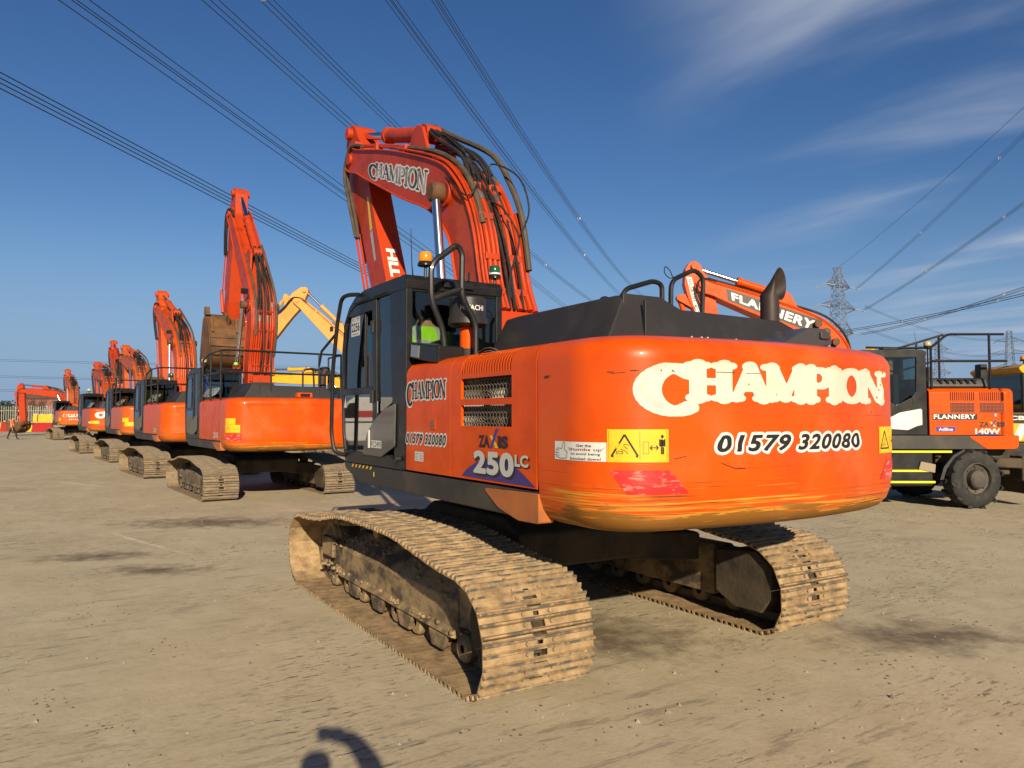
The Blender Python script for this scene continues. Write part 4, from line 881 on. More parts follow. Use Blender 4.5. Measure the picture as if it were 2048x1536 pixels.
scr = [(.60, 2.018, .76, 2.026, .003), (.76, 2.026, 1.0, 2.024, .0022), (.90, 2.027, .99, 2.027, .004), (.62, 2.012, .70, 2.015, .0015), (1.28, 2.026, 1.42, 2.025, .0018), (1.5, 2.024, 1.62, 2.026, .0014), (.08, 2.012, .13, 2.013, .006), (1.30, 1.50, 1.40, 1.466, .002), (1.40, 1.466, 1.47, 1.466, .003), (.98, 1.53, 1.06, 1.545, .002)]
strokes('deep_scratch', cf(.005), scr, mat('scratch_brown', (.10, .03, .015), .8), cw)
# flank lettering
sf = lambda o: side_fn(o)
V, F_ = serif_text('CHAMPION', .075, .02, 1.18, -.06); decal('name_outline', V, F_, boxmap(V, sf(.003), (.165, 1.838), (.955, 2.075)), white, panel)
V, F_ = serif_text('CHAMPION', 0., .014, 1.18, -.06); decal('name_lettering', V, F_, boxmap(V, sf(.0045), (.185, 1.855), (.940, 2.062)), blackv, panel)
for tx_, s0_, s1_ in (('01579', .178, .519), ('320080', .556, .942)):
    gtext('phone_outline', tx_, sf(.003), (s0_ - .013, 1.528), (s1_ + .013, 1.640), white, panel, .14, .28, 1.14, 34); gtext('phone_number', tx_, sf(.0045), (s0_, 1.542), (s1_, 1.626), blackv, panel, .05, .28, 1.14, 36)
patch('data_label', sf(.003), (.36, 1.400), (.53, 1.478), white, panel, 2)
strokes('data_print', sf(.0045), [(.375, 1.465 - k * .013, .52 if k == 0 else .43, 1.465 - k * .013, .002) for k in range(5)] + [(.455, 1.45 - k * .012, .52, 1.45 - k * .012, .002) for k in range(4)], mat('grey_print', (.25, .25, .26), .6), panel)
text('model_name', 'ZA', sf(.003), (1.455, 1.553), (1.615, 1.638), blackv, panel, .05); text('model_name', 'IS', sf(.003), (1.725, 1.553), (1.86, 1.638), blackv, panel, .06)
polyprint('model_stroke', sf(.0031), [[(1.61, 1.638), (1.645, 1.638), (1.735, 1.553), (1.69, 1.553)]], yelv, panel); polyprint('model_stroke', sf(.0045), [[(1.62, 1.553), (1.655, 1.553), (1.735, 1.685), (1.70, 1.685)]], bluev, panel)
dome = [(1.20, 1.335)] + [(1.20 + .95 * k / 16, 1.335 + .15 * math.sin(math.pi * min(1, k / 16 + .0)) ** .8) for k in range(1, 16)] + [(2.19, 1.325)]
polyprint('model_emblem', sf(.003), [dome], purple, panel)
gtext('model_number_shadow', '250', sf(.0042), (1.405, 1.350), (1.955, 1.507), blackv, panel, .07, 0, 1.08); gtext('model_number', '250', sf(.0056), (1.385, 1.366), (1.935, 1.528), mat('silver_vinyl', (.55, .55, .50), .45), panel, .07, 0, 1.08)
text('model_suffix_shadow', 'LC', sf(.0042), (1.955, 1.435), (2.125, 1.512), blackv, panel, .04); text('model_suffix', 'LC', sf(.0056), (1.945, 1.442), (2.11, 1.520), MATS['silver_vinyl'], panel, .04)
lt = MB(); lt.box2((-.665, YS + .001, 1.665), (-.76, YS + .006, 1.755)); lt.build('door_latch', paint, root, .004); lt = MB(); lt.box2((-.69, YS + .006, 1.69), (-.735, YS + .012, 1.735)); lt.build('latch_handle', steel, root, .004)
# beam markings, plates on the door
for k in range(6): polyprint('beam_stripe', sf(-.009), [[(-1.22 + k * .1, 1.262), (-1.18 + k * .1, 1.262), (-1.15 + k * .1, 1.292), (-1.19 + k * .1, 1.292)]], yelv, root)
polyprint('beam_mark', sf(-.009), [[(-.62, 1.20), (-.585, 1.20), (-.585, 1.245), (-.62, 1.245)]], yelv, root)
cab_s = lambda o: (lambda x, z: (-x, 1.40 + o, z))
patch('lot_number_card', cab_s(-.022), (-1.315, 2.585), (-1.06, 2.785), white, cab, 1); gtext('lot_number', '2256', cab_s(-.0205), (-1.30, 2.63), (-1.075, 2.72), blackv, cab, .03)
strokes('lot_print', cab_s(-.0205), [(-1.29, 2.758, -1.22, 2.758, .006), (-1.17, 2.758, -1.08, 2.758, .007), (-1.30, 2.738, -1.07, 2.738, .0015), (-1.28, 2.605, -1.10, 2.605, .005)], mat('grey_print', (.25, .25, .26), .6), cab)
patch('fleet_number_card', cab_s(.024), (-.61, 1.475), (-.345, 1.545), white, cab, 1); text('fleet_number', 'FC2493', cab_s(.0255), (-.60, 1.485), (-.355, 1.535), blackv, cab, .0)
polyprint('glass_triangle', cab_s(-.012), [[(-1.50, 1.86), (-1.40, 1.86), (-1.45, 1.97)]], white, cab); patch('glass_notice', cab_s(-.012), (-.60, 1.80), (-.53, 1.91), white, cab, 1)
lb = MB(); lb.box2((.645, 1.424, 1.47), (.668, 1.434, 1.64)); lb.build('edge_strip', white, cab)
# precleaner drum with its pipe, guard rails, beacons
dr = MB(); cx_, cy_ = -.42, .945
dr.lathe([(0, 2.79), (.14, 2.79), (.155, 2.78), (.16, 2.62), (.168, 2.612), (.172, 2.56), (.155, 2.545), (.06, 2.53), (0, 2.53)], (cx_, cy_, 0), 28); dro = dr.build('precleaner', charcoal_matt, root)
pp = MB(); pp.lathe([(.068, 2.25), (.068, 2.54)], (cx_, cy_, 0), 18); pp.build('intake_pipe', paint, dro); pp = MB(); pp.lathe([(.076, 2.25), (.076, 2.345), (.068, 2.35)], (cx_, cy_, 0), 18); pp.build('pipe_sleeve', rubber, dro)
v_, f_, _ = text2d('HITACHI', .02)
a0 = math.atan2(CAM.y - cy_, CAM.x - cx_)
decal('drum_lettering', v_, f_, lambda u, v: (cx_ + .1615 * math.cos(a0 - .40 + 1.35 * u), cy_ + .1615 * math.sin(a0 - .40 + 1.35 * u), 2.668 + .044 * v), white, dro)
gx = -.62
railing(root, 'access_handrail', [[(gx, 1.255, 2.22), (gx, 1.28, 2.48), (gx, 1.386, 2.71), (gx, 1.390, 3.01), (gx, 1.154, 3.195), (gx, 1.105, 3.13), (gx, 1.11, 2.765), (gx, .974, 2.56), (gx, .974, 2.22)], [(gx, 1.383, 2.72), (gx, 1.115, 2.825)]], .025)
railing(cab, 'door_grab_rail', [[(1.02, 1.40, 2.985), (1.10, 1.50, 2.985), (1.22, 1.52, 2.96), (1.34, 1.52, 2.72), (1.47, 1.52, 2.25), (1.50, 1.52, 1.60), (1.46, 1.50, 1.40), (1.40, 1.40, 1.37)]], .021)
mr = MB(); mr.box((1.34, 1.58, 2.66), (.05, .02, .05)); mr.tube([(1.37, 1.52, 2.62), (1.60, 1.60, 2.45), (1.62, 1.62, 2.30)], .014, 6); mr.build('mirror_bracket', charcoal, cab)
beacon(cab, (-.10, 1.20, 3.10), amber, 'amber_beacon', .062, .125, .2); beacon(cab, (-.10, .49, 3.055), greenl, 'green_beacon', .052, .125, .05)
wr = MB(); wr.lathe([(.054, .036), (.0545, .052)], (-.10, .49, 3.055), 18); wr.build('beacon_band', white, cab)
an = MB(); an.box((.12, 1.22, 3.02), (.06, .05, .03)); an.tube([(.12, 1.22, 3.02), (.15, 1.22, 3.16), (.20, 1.21, 3.50)], [.008, .005, .003], 6); an.build('antenna', black, cab)
rk = MB(); rk.box((-.15, .9, 2.945), (.05, .30, .06)); rk.cyl((-.12, .78, 3.0), (-.12, .78, 3.08), .014, 8); rk.cyl((-.12, .86, 3.0), (-.12, .86, 3.07), .014, 8); rk.build('roof_bracket', charcoal, cab, .008)
bx = MB(); bx.box((-.45, 1.26, 2.30), (.56, .24, .14), Matrix.Rotation(R(-8), 3, 'Y')); bo = bx.build('lamp_housing', charcoal, root, .015); bx = MB(); bx.box((-.30, 1.383, 2.32), (.16, .01, .10), Matrix.Rotation(R(-8), 3, 'Y')); bx.build('lamp_glass', mat('lamp_lens', (.28, .29, .29), .25, .3), bo)
# hood rails, exhaust, rear camera
hr = -1.6
railing(hood, 'hood_handrail', [[(hr, .23, 2.52), (hr, .20, 2.76), (hr, -.12, 2.86), (hr, -.21, 2.84), (hr, -.21, 2.48)]], .020); railing(hood, 'hood_handrail', [[(hr, -.30, 2.48), (hr, -.31, 2.88), (hr, -.58, 3.00), (hr, -.68, 2.94), (hr, -.65, 2.48)]], .020); railing(hood, 'hood_handrail', [[(hr + .1, .42, 2.55), (hr + .1, .33, 2.69), (hr + .1, .27, 2.70), (hr + .1, .24, 2.52)]], .02)
ty = MB(); ty.tube(spline([(hr, -.40, 2.935), (hr, -.30, 2.90), (hr, -.24, 2.94), (hr, -.25, 2.99), (hr, -.30, 2.96), (hr, -.34, 2.91), (hr, -.45, 2.93)], 5), .004, 5); ty.build('cable_tie', black, hood)
ex = MB(); ec = Vector((-1.92, -1.12)); n_ = 24; r0 = .078
e1 = Vector((math.cos(YAW), math.sin(YAW), 0)); e2 = Vector((-math.sin(YAW), math.cos(YAW), 0)); e3 = Vector((ec.x, ec.y, 0)); nz_ = Vector((0, 0, 1))     # e2 = away from the mouth
cs_ = [(math.cos(2 * math.pi * k / n_), math.sin(2 * math.pi * k / n_)) for k in range(n_)]
ring = lambda z, q_, sl=0.: [tuple(e3 + (e1 * c_ + e2 * s_) * r0 * q_ + nz_ * (z + sl * s_)) for c_, s_ in cs_]
eu = (e1 * .62 - e2 * .78).normalized()
opn = lambda q_: [tuple(e3 - e2 * .085 - e1 * .02 + eu * (r0 * q_ * c_) + nz_ * (2.878 + .122 * q_ * s_)) for c_, s_ in cs_]
rings = [ring(2.45, 1.), ring(2.765, 1., .02), [tuple(Vector(a_) * .5 + Vector(b_) * .5) for a_, b_ in zip(ring(2.765, 1.03, .02), opn(1.03))], opn(1.14), opn(1.04), ring(2.765, .9, .02), ring(2.6, .9)]
ex.add([p for q in rings for p in q], [[i * n_ + k, i * n_ + (k + 1) % n_, (i + 1) * n_ + (k + 1) % n_, (i + 1) * n_ + k] for i in range(len(rings) - 1) for k in range(n_)] + [[6 * n_ + k for k in range(n_)]])
ex.build('exhaust_pipe', mat('sooty_exhaust', (.055, .035, .028), .55, .2, 0, (.028, .022, .02), 5., (.4, .7)), hood)
cb = MB(); cbp = [(-.06, 2.225), (-.40, 2.375), (-.56, 2.375), (-.64, 2.33), (-.64, 2.27), (-.40, 2.225)]; cb.prism(cbp, 'x', -2.56, -2.84); cb.box2((-2.841, -.60, 2.30), (-2.86, -.50, 2.35)); cb.build('rear_camera_housing', mat('glossy_grey_plastic', (.06, .053, .05), .3, 0, .2), cw, .02)
bo = MB()
for s_ in (1.42, 1.50, 1.55, 1.80): p = cw_pt(s_, 2.236); bo.cyl((p[0] + .25, p[1], 2.24), (p[0] + .25, p[1], 2.275), .012, 8)
bo.build('lid_bolt', steel, cw)
# boom and arm lettering
bf = lambda o: boom_fn(o)
def bil(q, off_): return lambda u, v: bf(off_)(*[(q[0][k] * (1 - u) + q[1][k] * u) * (1 - v) + (q[3][k] * (1 - u) + q[2][k] * u) * v for k in (0, 1)])
def unit(V_): lo, hi = V_.min(0), V_.max(0); return (V_ - lo) / (hi - lo)
Q = [(3.83, 5.13), (1.90, 4.28), (1.80, 4.70), (3.86, 5.39)]
V, F_ = serif_text('CHAMPION', .10, .022, 1.1, -.06); decal('boom_name_outline', unit(V), F_, bil(Q, .003), white, boom)
V, F_ = serif_text('CHAMPION', 0., .015, 1.1, -.06); U = unit(V); decal('boom_name', U * np.array([.975, .90]) + np.array([.0125, .055]), F_, bil(Q, .0045), greyv, boom)
bl = MB(); bl.lathe([(.115, .33), (.115, .45), (.09, .475), (.0, .475)], (1.37 - FP.x, 0, 4.27 - FP.z), 18, 'y'); bl.build('pin_cap', rust, boom)
v_, f_, _ = text2d('HITACHI', .05)
arm_edge = lambda t: Vector((4.02 + (3.38 - 4.02) * t, 0, 4.98 + (3.58 - 4.98) * t)) - AP
d_ = (arm_edge(1) - arm_edge(0)).normalized(); nn_ = Vector((d_.z, 0, -d_.x)); nn_ = nn_ if nn_.x < 0 else -nn_
decal('arm_lettering', v_, f_, lambda u, v: tuple(arm_edge(.62 + .75 * u) + nn_ * .004 + Vector((0, -.06 + .15 * v, 0))), white, arm)
polyprint('arm_sticker', lambda x, z: (x - AP.x, .168, z - AP.z), [[(4.10, 4.95), (4.16, 4.95), (4.02, 4.42), (3.93, 4.45)]], yelv, arm); polyprint('arm_sticker', lambda x, z: (x - AP.x, .168, z - AP.z), [[(3.93, 4.43), (4.02, 4.40), (3.84, 3.95), (3.78, 3.98)]], reflg, arm)
# operator in the cab
def seated():
    P_ = lambda x, y, z: Vector((x, y, z)); P_ = lambda x, y, z: Vector((x - .06, y + .10, z + .07)); J = {'pelvis': (P_(.36, .92, 1.99), .15), 'waist': (P_(.33, .92, 2.15), .15), 'chest': (P_(.32, .92, 2.38), .17), 'neck': (P_(.36, .92, 2.55), .06), 'head': (P_(.40, .92, 2.66), .085), 'crown': (P_(.41, .92, 2.74), .08)}
    for s, k in (('l', 1), ('r', -1)):
        J['hip' + s] = (P_(.42, .92 + k * .10, 1.97), .10); J['knee' + s] = (P_(.84, .92 + k * .14, 2.0), .07); J['ankle' + s] = (P_(1.0, .92 + k * .13, 1.56), .05); J['toe' + s] = (P_(1.16, .92 + k * .14, 1.46), .04)
        J['sho' + s] = (P_(.33, .92 + k * .20, 2.45), .075); J['elb' + s] = (P_(.40, .92 + k * .28, 2.20), .055); J['wri' + s] = (P_(.66, .92 + k * .28, 2.14), .036); J['palm' + s] = (P_(.73, .92 + k * .29, 2.15), .035)
    return J
rg = lambda c: 4 if c.z > 2.70 or (c.z > 2.60 and c.x < .36) else (2 if c.z > 2.53 else ((1 if abs(c.z - 2.36) < .025 or (abs(abs(c.y - .92) - .11) < .025 and c.z > 2.1) else 0) if c.z > 2.08 and c.x < .56 and abs(c.y - .92) < .30 else (2 if c.x > .62 and c.z > 2.1 else 3)))
rg0 = rg; rg = lambda c: rg0(Vector((c.x + .06, c.y - .10, c.z - .07)))
opm = person_mesh('person', seated(), [hiyel, reflg, skin, cloth, hair], rg)
op = link('person', opm); tag(op, 'person in yellow hi-vis vest sitting inside the nearest cab', 'person')
# ================================================================== the column of excavators beyond
def yellow_notice(cwo, a, b, prnt=True):
    patch('warning_label', cw_fn(.003), a, b, yelv, cwo, 6)
    if prnt:
        w_, h_ = b[0] - a[0], b[1] - a[1]; f = lambda u, v: (a[0] + w_ * u, a[1] + h_ * v)
        strokes('warning_print', cw_fn(.0045), [(*f(*p), *f(*q), .004) for p, q in (((.08, .2), (.24, .8)), ((.24, .8), (.42, .2)), ((.42, .2), (.08, .2)), ((.86, .25), (.86, .75)), ((.6, .45), (.78, .45)))], blackv, cwo)
GRP = 'orange excavators parked in a column'
VAR = {}
for nm_, c1_, c2_, am_ in (('bright', (.68, .085, .001), (.62, .075, .001), .15), ('faded', (.60, .105, .012), (.50, .09, .012), 1.0), ('dull', (.55, .075, .008), (.45, .06, .006), .8), ('red', (.58, .055, .002), (.50, .05, .002), .6)):
    VAR[nm_] = dict(cwm=scraped(nm_ + '_counterweight_paint', am_, 1.12, 1.56, c1_, c2_), panelm=mat(nm_ + '_panel_paint', c1_, .42, 0, .1, c2_, 2.5, (.4, .7)), boomm=mat(nm_ + '_boom_paint', tuple(x * .85 for x in c1_), .5, 0, .02, tuple(x * .6 for x in c2_), 3., (.45, .7)))
def row(label, loc, h, th, al, sc_=.96, var=None, **k): return excavator(label, (loc[0], loc[1], 0), R(h), R(th), R(al), sc_, group=GRP, **(VAR[var] if var else dict(cwm=cwmat2, boomm=paint_boom)), **k)
r2, c2, b2, a2, h2_, w2, p2 = row('orange excavator with handrails holding a rusty bucket high, second in the column', (12.40, -.18), 3, 30, 38, bucket=True, bucket_rot=R(-8))
yellow_notice(w2, (.42, 1.50), (.80, 1.66)); patch('yellow_label', cw_fn(.003), (.42, 1.665), (.70, 1.80), yelv, w2, 6); patch('red_reflector', cw_fn(.003), (.46, 1.33), (.84, 1.47), redv, w2, 6); yellow_notice(w2, (3.2, 1.52), (3.5, 1.74))
text('model_number', '210', side_fn(.003), (1.60, 1.36), (2.05, 1.50), MATS['silver_vinyl'], p2, .04)
cm = MB(); cm.box((-2.72, -.25, 2.31), (.16, .34, .11)); cmo = cm.build('rear_camera_housing', paint, w2, .02); cm = MB(); cm.box((-2.81, -.25, 2.31), (.02, .22, .07)); cm.build('camera_face', black, cmo, .01)
beacon(c2, (-.08, 1.30, 3.10), mat('clear_lens', (.5, .42, .2), .2, 0, .5), 'clear_beacon', .06, .12, .1); beacon(c2, (-.08, .56, 3.06), limel, 'lime_beacon', .055, .11, .05)
cd = MB(); cd.box2((-.10, 1.20, 2.35), (-.09, 1.30, 2.84)); cd.build('sun_blind', bluev, c2)
railing(r2, 'hood_handrail', [[(-1.6, -.6, 2.5), (-1.6, -.6, 2.95), (-1.6, -.85, 2.98), (-1.6, -.88, 2.5)], [(-1.6, -1.0, 2.5), (-1.6, -1.0, 3.0), (-1.6, -1.25, 3.02), (-1.6, -1.28, 2.5)]], .024)
ex2 = MB(); ex2.tube([(-1.7, -1.05, 2.45), (-1.7, -1.05, 2.82), (-1.74, -1.12, 2.98)], .085, 14); ex2.build('exhaust_pipe', MATS['sooty_exhaust'], h2_)
lm = MB(); lm.box((1.4 - FP.x, .42, 4.62 - FP.z), (.10, .16, .12)); lm.build('work_lamp', black, b2, .01)
r3, c3, b3, a3, h3_, w3, p3 = row('orange excavator with clean unmarked counterweight, third in the column', (19.35, .35), 5, 4, 8, var='bright', bucket=True, bucket_rot=R(10))
text('model_number', '210', side_fn(.003), (1.75, 1.36), (2.12, 1.50), MATS['silver_vinyl'], p3, .04); beacon(c3, (-.08, .6, 3.10), greenl, 'green_beacon', .07, .14, .1); lm = MB(); lm.box((1.4 - FP.x, .42, 4.62 - FP.z), (.10, .16, .12)); lm.build('work_lamp', black, b3, .01)
r4, c4, b4, a4, h4_, w4, p4 = row('orange excavator with two yellow notices on a scraped corner, fourth in the column', (28.2, .72), 5, -11, 6, var='faded')
patch('yellow_label', cw_fn(.003), (.50, 1.62), (.78, 1.78), yelv, w4, 6); patch('yellow_label', cw_fn(.003), (.62, 1.45), (.96, 1.615), yelv, w4, 6); patch('blue_label', cw_fn(.003), (1.5, 1.72), (1.72, 1.9), bluev, w4, 6)
beacon(c4, (-.08, 1.25, 3.14), greenl, 'green_beacon', .07, .14, .14)
r5, c5, b5, a5, h5_, w5, p5 = row('orange excavator with white lettering remains and a yellow notice, fifth in the column', (36.8, 1.50), 5, -14, 3, var='dull', rails=False)
V, F_ = serif_text('CHAMPION', .09, .03, 1.15, -.05); decal('ghost_lettering', V, F_, boxmap(V, cw_fn(.003), (.80, 1.74), (3.0, 2.08)), white, w5); patch('yellow_label', cw_fn(.003), (.55, 1.48), (1.0, 1.62), yelv, w5, 6); patch('white_label', cw_fn(.003), (.30, 1.50), (.545, 1.58), white, w5, 4)
strokes('phone_number_remains', cw_fn(.003), [(1.3, 1.46, 1.9, 1.46, .05)], white, w5)
beacon(c5, (-.05, 1.1, 3.12), yelv, 'yellow_beacon', .08, .15, .12)
r7, *_ = row('orange excavator almost hidden in the column, its raised boom showing between two others', (46.3, .55), 3, 11, 12, var='red', rails=False)
r6, c6, b6, a6, h6_, w6, p6 = row('smallest looking orange excavator at the far end of the column with a white band', (61.0, 2.62), 6, -6, 10, .98, var='faded', rails=False)
patch('white_band', cw_fn(.003), (.16, 1.74), (2.9, 1.80), white, w6, 8); strokes('band_lettering', cw_fn(.003), [(.8 + k * .17 + .05 * (k % 2), 1.80, .86 + k * .17, 1.98, .035) for k in range(12)], white, w6); patch('yellow_label', cw_fn(.003), (.30, 1.46), (.62, 1.68), yelv, w6, 4)
strokes('small_lettering', cw_fn(.003), [(1.2 + k * .13, 1.56, 1.27 + k * .13, 1.56, .035) for k in range(10)], white, w6)
HL = R(58.5)
excavator('orange excavator side-on in the far distance, its long boom reaching left over the barriers', (73.6, 1.9, 0), HL, R(-17), R(20), 1.0, cwm=cwmat2, rails=False, bucket=True, bucket_rot=R(60))
# ---- older cream and yellow machines behind the second excavator
excavator('faded cream excavator boom arching up behind the second orange excavator', (26.7, -7.9, 0), HL, R(22), R(62), 1.0, sm=shoem2, cwm=creampaint, boomm=creampaint, panelm=creampaint, rails=False)
excavator('bright yellow excavator behind the cream one, its low boom pointing left', (36.8, -12.4, 0), HL, R(-22), R(45), 1.1, sm=shoem2, cwm=yelpaint, boomm=yelpaint, panelm=yelpaint, rails=False)
# ================================================================== wheeled excavator on the right
def wheel_mesh(r=.53, wd=.30):
    t = MB(); pr_ = [(r * .56, -wd / 2 + .02), (r * .70, -wd / 2), (r * .90, -wd / 2 + .01), (r * .975, -wd / 2 + .05), (r * .985, 0), (r * .975, wd / 2 - .05), (r * .90, wd / 2 - .01), (r * .70, wd / 2), (r * .56, wd / 2 - .02)]
    t.lathe(pr_, (0, 0, 0), 40, 'y')
    for k in range(24):
        a = 2 * math.pi * k / 24; s = 1 if k % 2 else -1; ca, sa = math.cos(a), math.sin(a)
        rot = Matrix.Rotation(-a, 3, 'Y') @ Matrix.Rotation(R(28) * s, 3, 'X'); t.box((ca * r * .985, s * wd * .25, sa * r * .985), (.045, wd * .62, .075), rot)
    tm = t.mesh('tyre', rubber, 40)
    h = MB(); h.lathe([(r * .57, wd / 2 - .02), (r * .53, wd / 2 + .0), (r * .50, wd / 2 - .06), (r * .34, wd / 2 - .08), (r * .32, wd / 2 + .02), (r * .26, wd / 2 + .05), (0, wd / 2 + .05)], (0, 0, 0), 28, 'y')
    for k in range(8): a = 2 * math.pi * k / 8; h.cyl((r * .42 * math.cos(a), wd / 2 - .085, r * .42 * math.sin(a)), (r * .42 * math.cos(a), wd / 2 - .05, r * .42 * math.sin(a)), .02, 6)
    return tm, h.mesh('rim', mat('dusty_rim', (.075, .065, .055), .6, .3, 0, (.13, .11, .085), 6., (.4, .7)), 35)
TYRE, RIM = wheel_mesh(.56, .34)
def wheel(root, x, y, z=.56, steer=0., flip=False):
    w_ = link('wheel', TYRE, root, 0, 2, (x, y, z)); w_.rotation_euler = (0, 0, steer + (math.pi if flip else 0)); link('rim', RIM, w_); return w_
def wheeled_excavator():
    root = empty('wheeled_excavator', (3.03, -11.08, 0), R(57), 'orange and black wheeled excavator with white door panel behind the big counterweight', 'excavator')
    for x in (-.86, 1.70):
        for y in (1.12, -1.12): wheel(root, x, y, .56, R(12) if x < 0 and y > 0 else 0, y < 0)
    b = MB(); b.box2((-1.9, -.55, .55), (2.3, .55, 1.0)); b.box2((-.92, -1.0, .42), (-.80, 1.0, .62)); b.box2((1.64, -1.0, .42), (1.76, 1.0, .62)); b.prism([(-1.9, .95), (-1.0, .95), (-.85, 1.05), (-.85, .80), (-1.9, .75)], 'y', -1.05, 1.05); b.lathe([(0, 1.0), (.55, 1.0), (.55, 1.14), (0, 1.14)], (0, 0, 0), 24); b.box2((-1.75, -.9, .62), (-.30, .9, 1.12)); b.box2((.9, -.9, .62), (2.2, .9, 1.12)); b.build('chassis', muddark, root, .03)
    sb = MB(); sb.box2((-.10, .72, .42), (1.1, 1.20, 1.08)); sb.build('step_box', charcoal, root, .03)
    fd = MB(); fd.prism([(-.18, .55), (-.26, .80), (-.44, 1.02), (-.66, 1.14), (-.66, 1.10), (-.46, .97), (-.32, .78), (-.24, .55)], 'y', .95, 1.28); fd.build('mudguard', charcoal_matt, root)
    br = MB(); br.prism([(.20, .74), (-.11, .68), (-.13, .84), (.15, .90)], 'y', 1.22, 1.24); br.build('step_bracket', mat('tan_bracket', (.32, .26, .17), .8), root, .01)
    for z, x0 in ((1.085, -.45), (.715, -.12), (.50, -.12)): s_ = MB(); s_.box2((x0, 1.205, z - .02), (1.3, 1.225, z + .022)); s_.build('step_edge', stripyel, root, .004)
    bk = MB(); bk.box((-2.25, 0, .60), (.25, 2.2, .75)); bk.box((-2.1, .9, .75), (.4, .25, .5)); bk.build('stabiliser', muddark, root, .04)
    # upper structure
    u = MB(); u.prism(fillet([(-1.72, 1.13), (1.5, 1.13), (1.62, 1.22), (1.62, 1.40), (-1.72, 1.40)], [.1, .12, .05, .02, .02]), 'y', .95, 1.245); u.prism(fillet([(-1.72, 1.13), (1.5, 1.13), (1.62, 1.40), (-1.72, 1.40)], .05), 'y', -1.245, -.95); u.box2((-1.6, -.95, 1.15), (1.5, .95, 1.38)); u.build('side_beam', beam_mat, root, .03)
    sk = MB(); sk.prism(fillet([(-.75, 1.385), (-1.70, 1.385), (-1.70, 1.14), (-1.1, 1.14)], [.02, .02, .1, .15]), 'y', 1.246, 1.252); sk.build('corner_skirt', paint, root)
    e = MB(); sec = fillet([(1.25, 1.405), (1.25, 2.24), (1.17, 2.31), (-1.17, 2.31), (-1.25, 2.24), (-1.25, 1.405)], [0, .05, .05, .05, .05, 0]); e.prism(sec, 'x', -.02, -1.38); pan = e.build('engine_panel', paint, root, .012)
    cwb = MB(); cwp = fillet([(-1.385, 1.26), (-1.62, 1.25), (-1.86, .80), (-1.92, 0), (-1.86, -.80), (-1.62, -1.25), (-1.385, -1.26)], [0, .25, .3, .5, .3, .25, 0]); cwb.prism(cwp, 'z', 1.13, 2.31); cwb.build('counterweight', paint, root, .10, 35, 4)
    f = lambda o: (lambda x, z: (-x, 1.25 + o, z))
    for x0 in (.42, .98):
        for k in range(12): polyprint('louvre_slot_shade', f(.0022), [[(x0 + k * .04, 2.07), (x0 + .018 + k * .04, 2.07), (x0 + .018 + k * .04, 2.235), (x0 + k * .04, 2.235)]], dark, pan)  # flat dark quads: slot shade painted on the closed panel
        gb = patch('grille_shade_patch', f(.0022), (x0, 1.84), (x0 + .46, 2.03), dark, pan, 1); seg = [(x0 + k * .0256, 1.84, x0 + k * .0256, 2.03, .0035) for k in range(19)] + [(x0, 1.84 + k * .0271, x0 + .46, 1.84 + k * .0271, .0035) for k in range(8)]; strokes('grille_bars', f(.0032), seg, mat('dark_orange_bars', (.45, .08, .02), .5), pan)  # flat dark patch paints the shade of a recess behind the bars
    patch('name_panel', f(.0022), (.08, 1.70), (.93, 1.82), blackv, pan, 1); gtext('owner_name', 'FLANNERY', f(.0035), (.10, 1.718), (.89, 1.806), white, pan, .05, 0, 1.08, 26)
    text('web_address', 'www.flanneryplanthire.com', f(.0025), (.08, 1.638), (.93, 1.678), redtext, pan, .01)
    patch('fluid_label', f(.0022), (.14, 1.475), (.51, 1.565), bluev, pan, 1); text('fluid_text', 'AdBlue', f(.0035), (.19, 1.49), (.46, 1.548), white, pan, .02)
    text('model_name', 'ZA', f(.0025), (.96, 1.565), (1.15, 1.665), blackv, pan, .04); text('model_name', 'IS', f(.0025), (1.30, 1.565), (1.45, 1.665), blackv, pan, .05); polyprint('model_stroke', f(.0025), [[(1.15, 1.665), (1.19, 1.665), (1.29, 1.565), (1.24, 1.565)]], yelv, pan); polyprint('model_stroke', f(.0036), [[(1.16, 1.565), (1.20, 1.565), (1.30, 1.70), (1.26, 1.70)]], bluev, pan)
    polyprint('model_emblem', f(.0022), [[(.86, 1.41), (1.36, 1.41), (1.2, 1.47), (1.02, 1.47)]], purple, pan); text('model_number', '140W', f(.0036), (.88, 1.425), (1.36, 1.535), MATS['silver_vinyl'], pan, .05)
    lt_ = MB(); lt_.box2((-1.24, 1.251, 1.76), (-1.30, 1.262, 1.82)); lt_.build('door_latch', steel, root, .004)
    h = MB(); h.prism(fillet([(1.10, 2.312), (1.02, 2.52), (-.9, 2.54), (-1.1, 2.312)], .06), 'x', -.10, -1.25); ho_ = h.build('engine_hood', charcoal_matt, root, .03)
    for k in range(6): sl_ = MB(); sl_.prism([(-.30 - k * .13, 2.49), (-.40 - k * .13, 2.49), (-.40 - k * .13, 2.47), (-.36 - k * .13, 2.47), (-.38 - k * .13, 2.40), (-.34 - k * .13, 2.40), (-.32 - k * .13, 2.47), (-.30 - k * .13, 2.47)], 'y', 1.03, 1.085); sl_.build('hood_slot_shade', dark, ho_)  # solid dark pieces on the closed hood, painted as slot shade
    x_ = MB(); x_.cyl((-.52, .3, 2.5), (-.52, .3, 2.78), .06, 12); x_.build('exhaust_pipe', MATS['sooty_exhaust'], root); x_ = MB(); x_.box2((-1.22, .7, 2.30), (-1.36, .9, 2.80)); x_.build('intake_stack', charcoal, root, .02)
    # cab, same family as the tracked machines but with a white door panel
    cb_ = MB(); Y0, Y1 = .30, 1.245
    cb_.prism(fillet([(.02, 2.92), (.0, 3.02), (.1, 3.06), (1.25, 3.06), (1.55, 2.98), (1.62, 2.90)], .04), 'y', Y0, Y1)
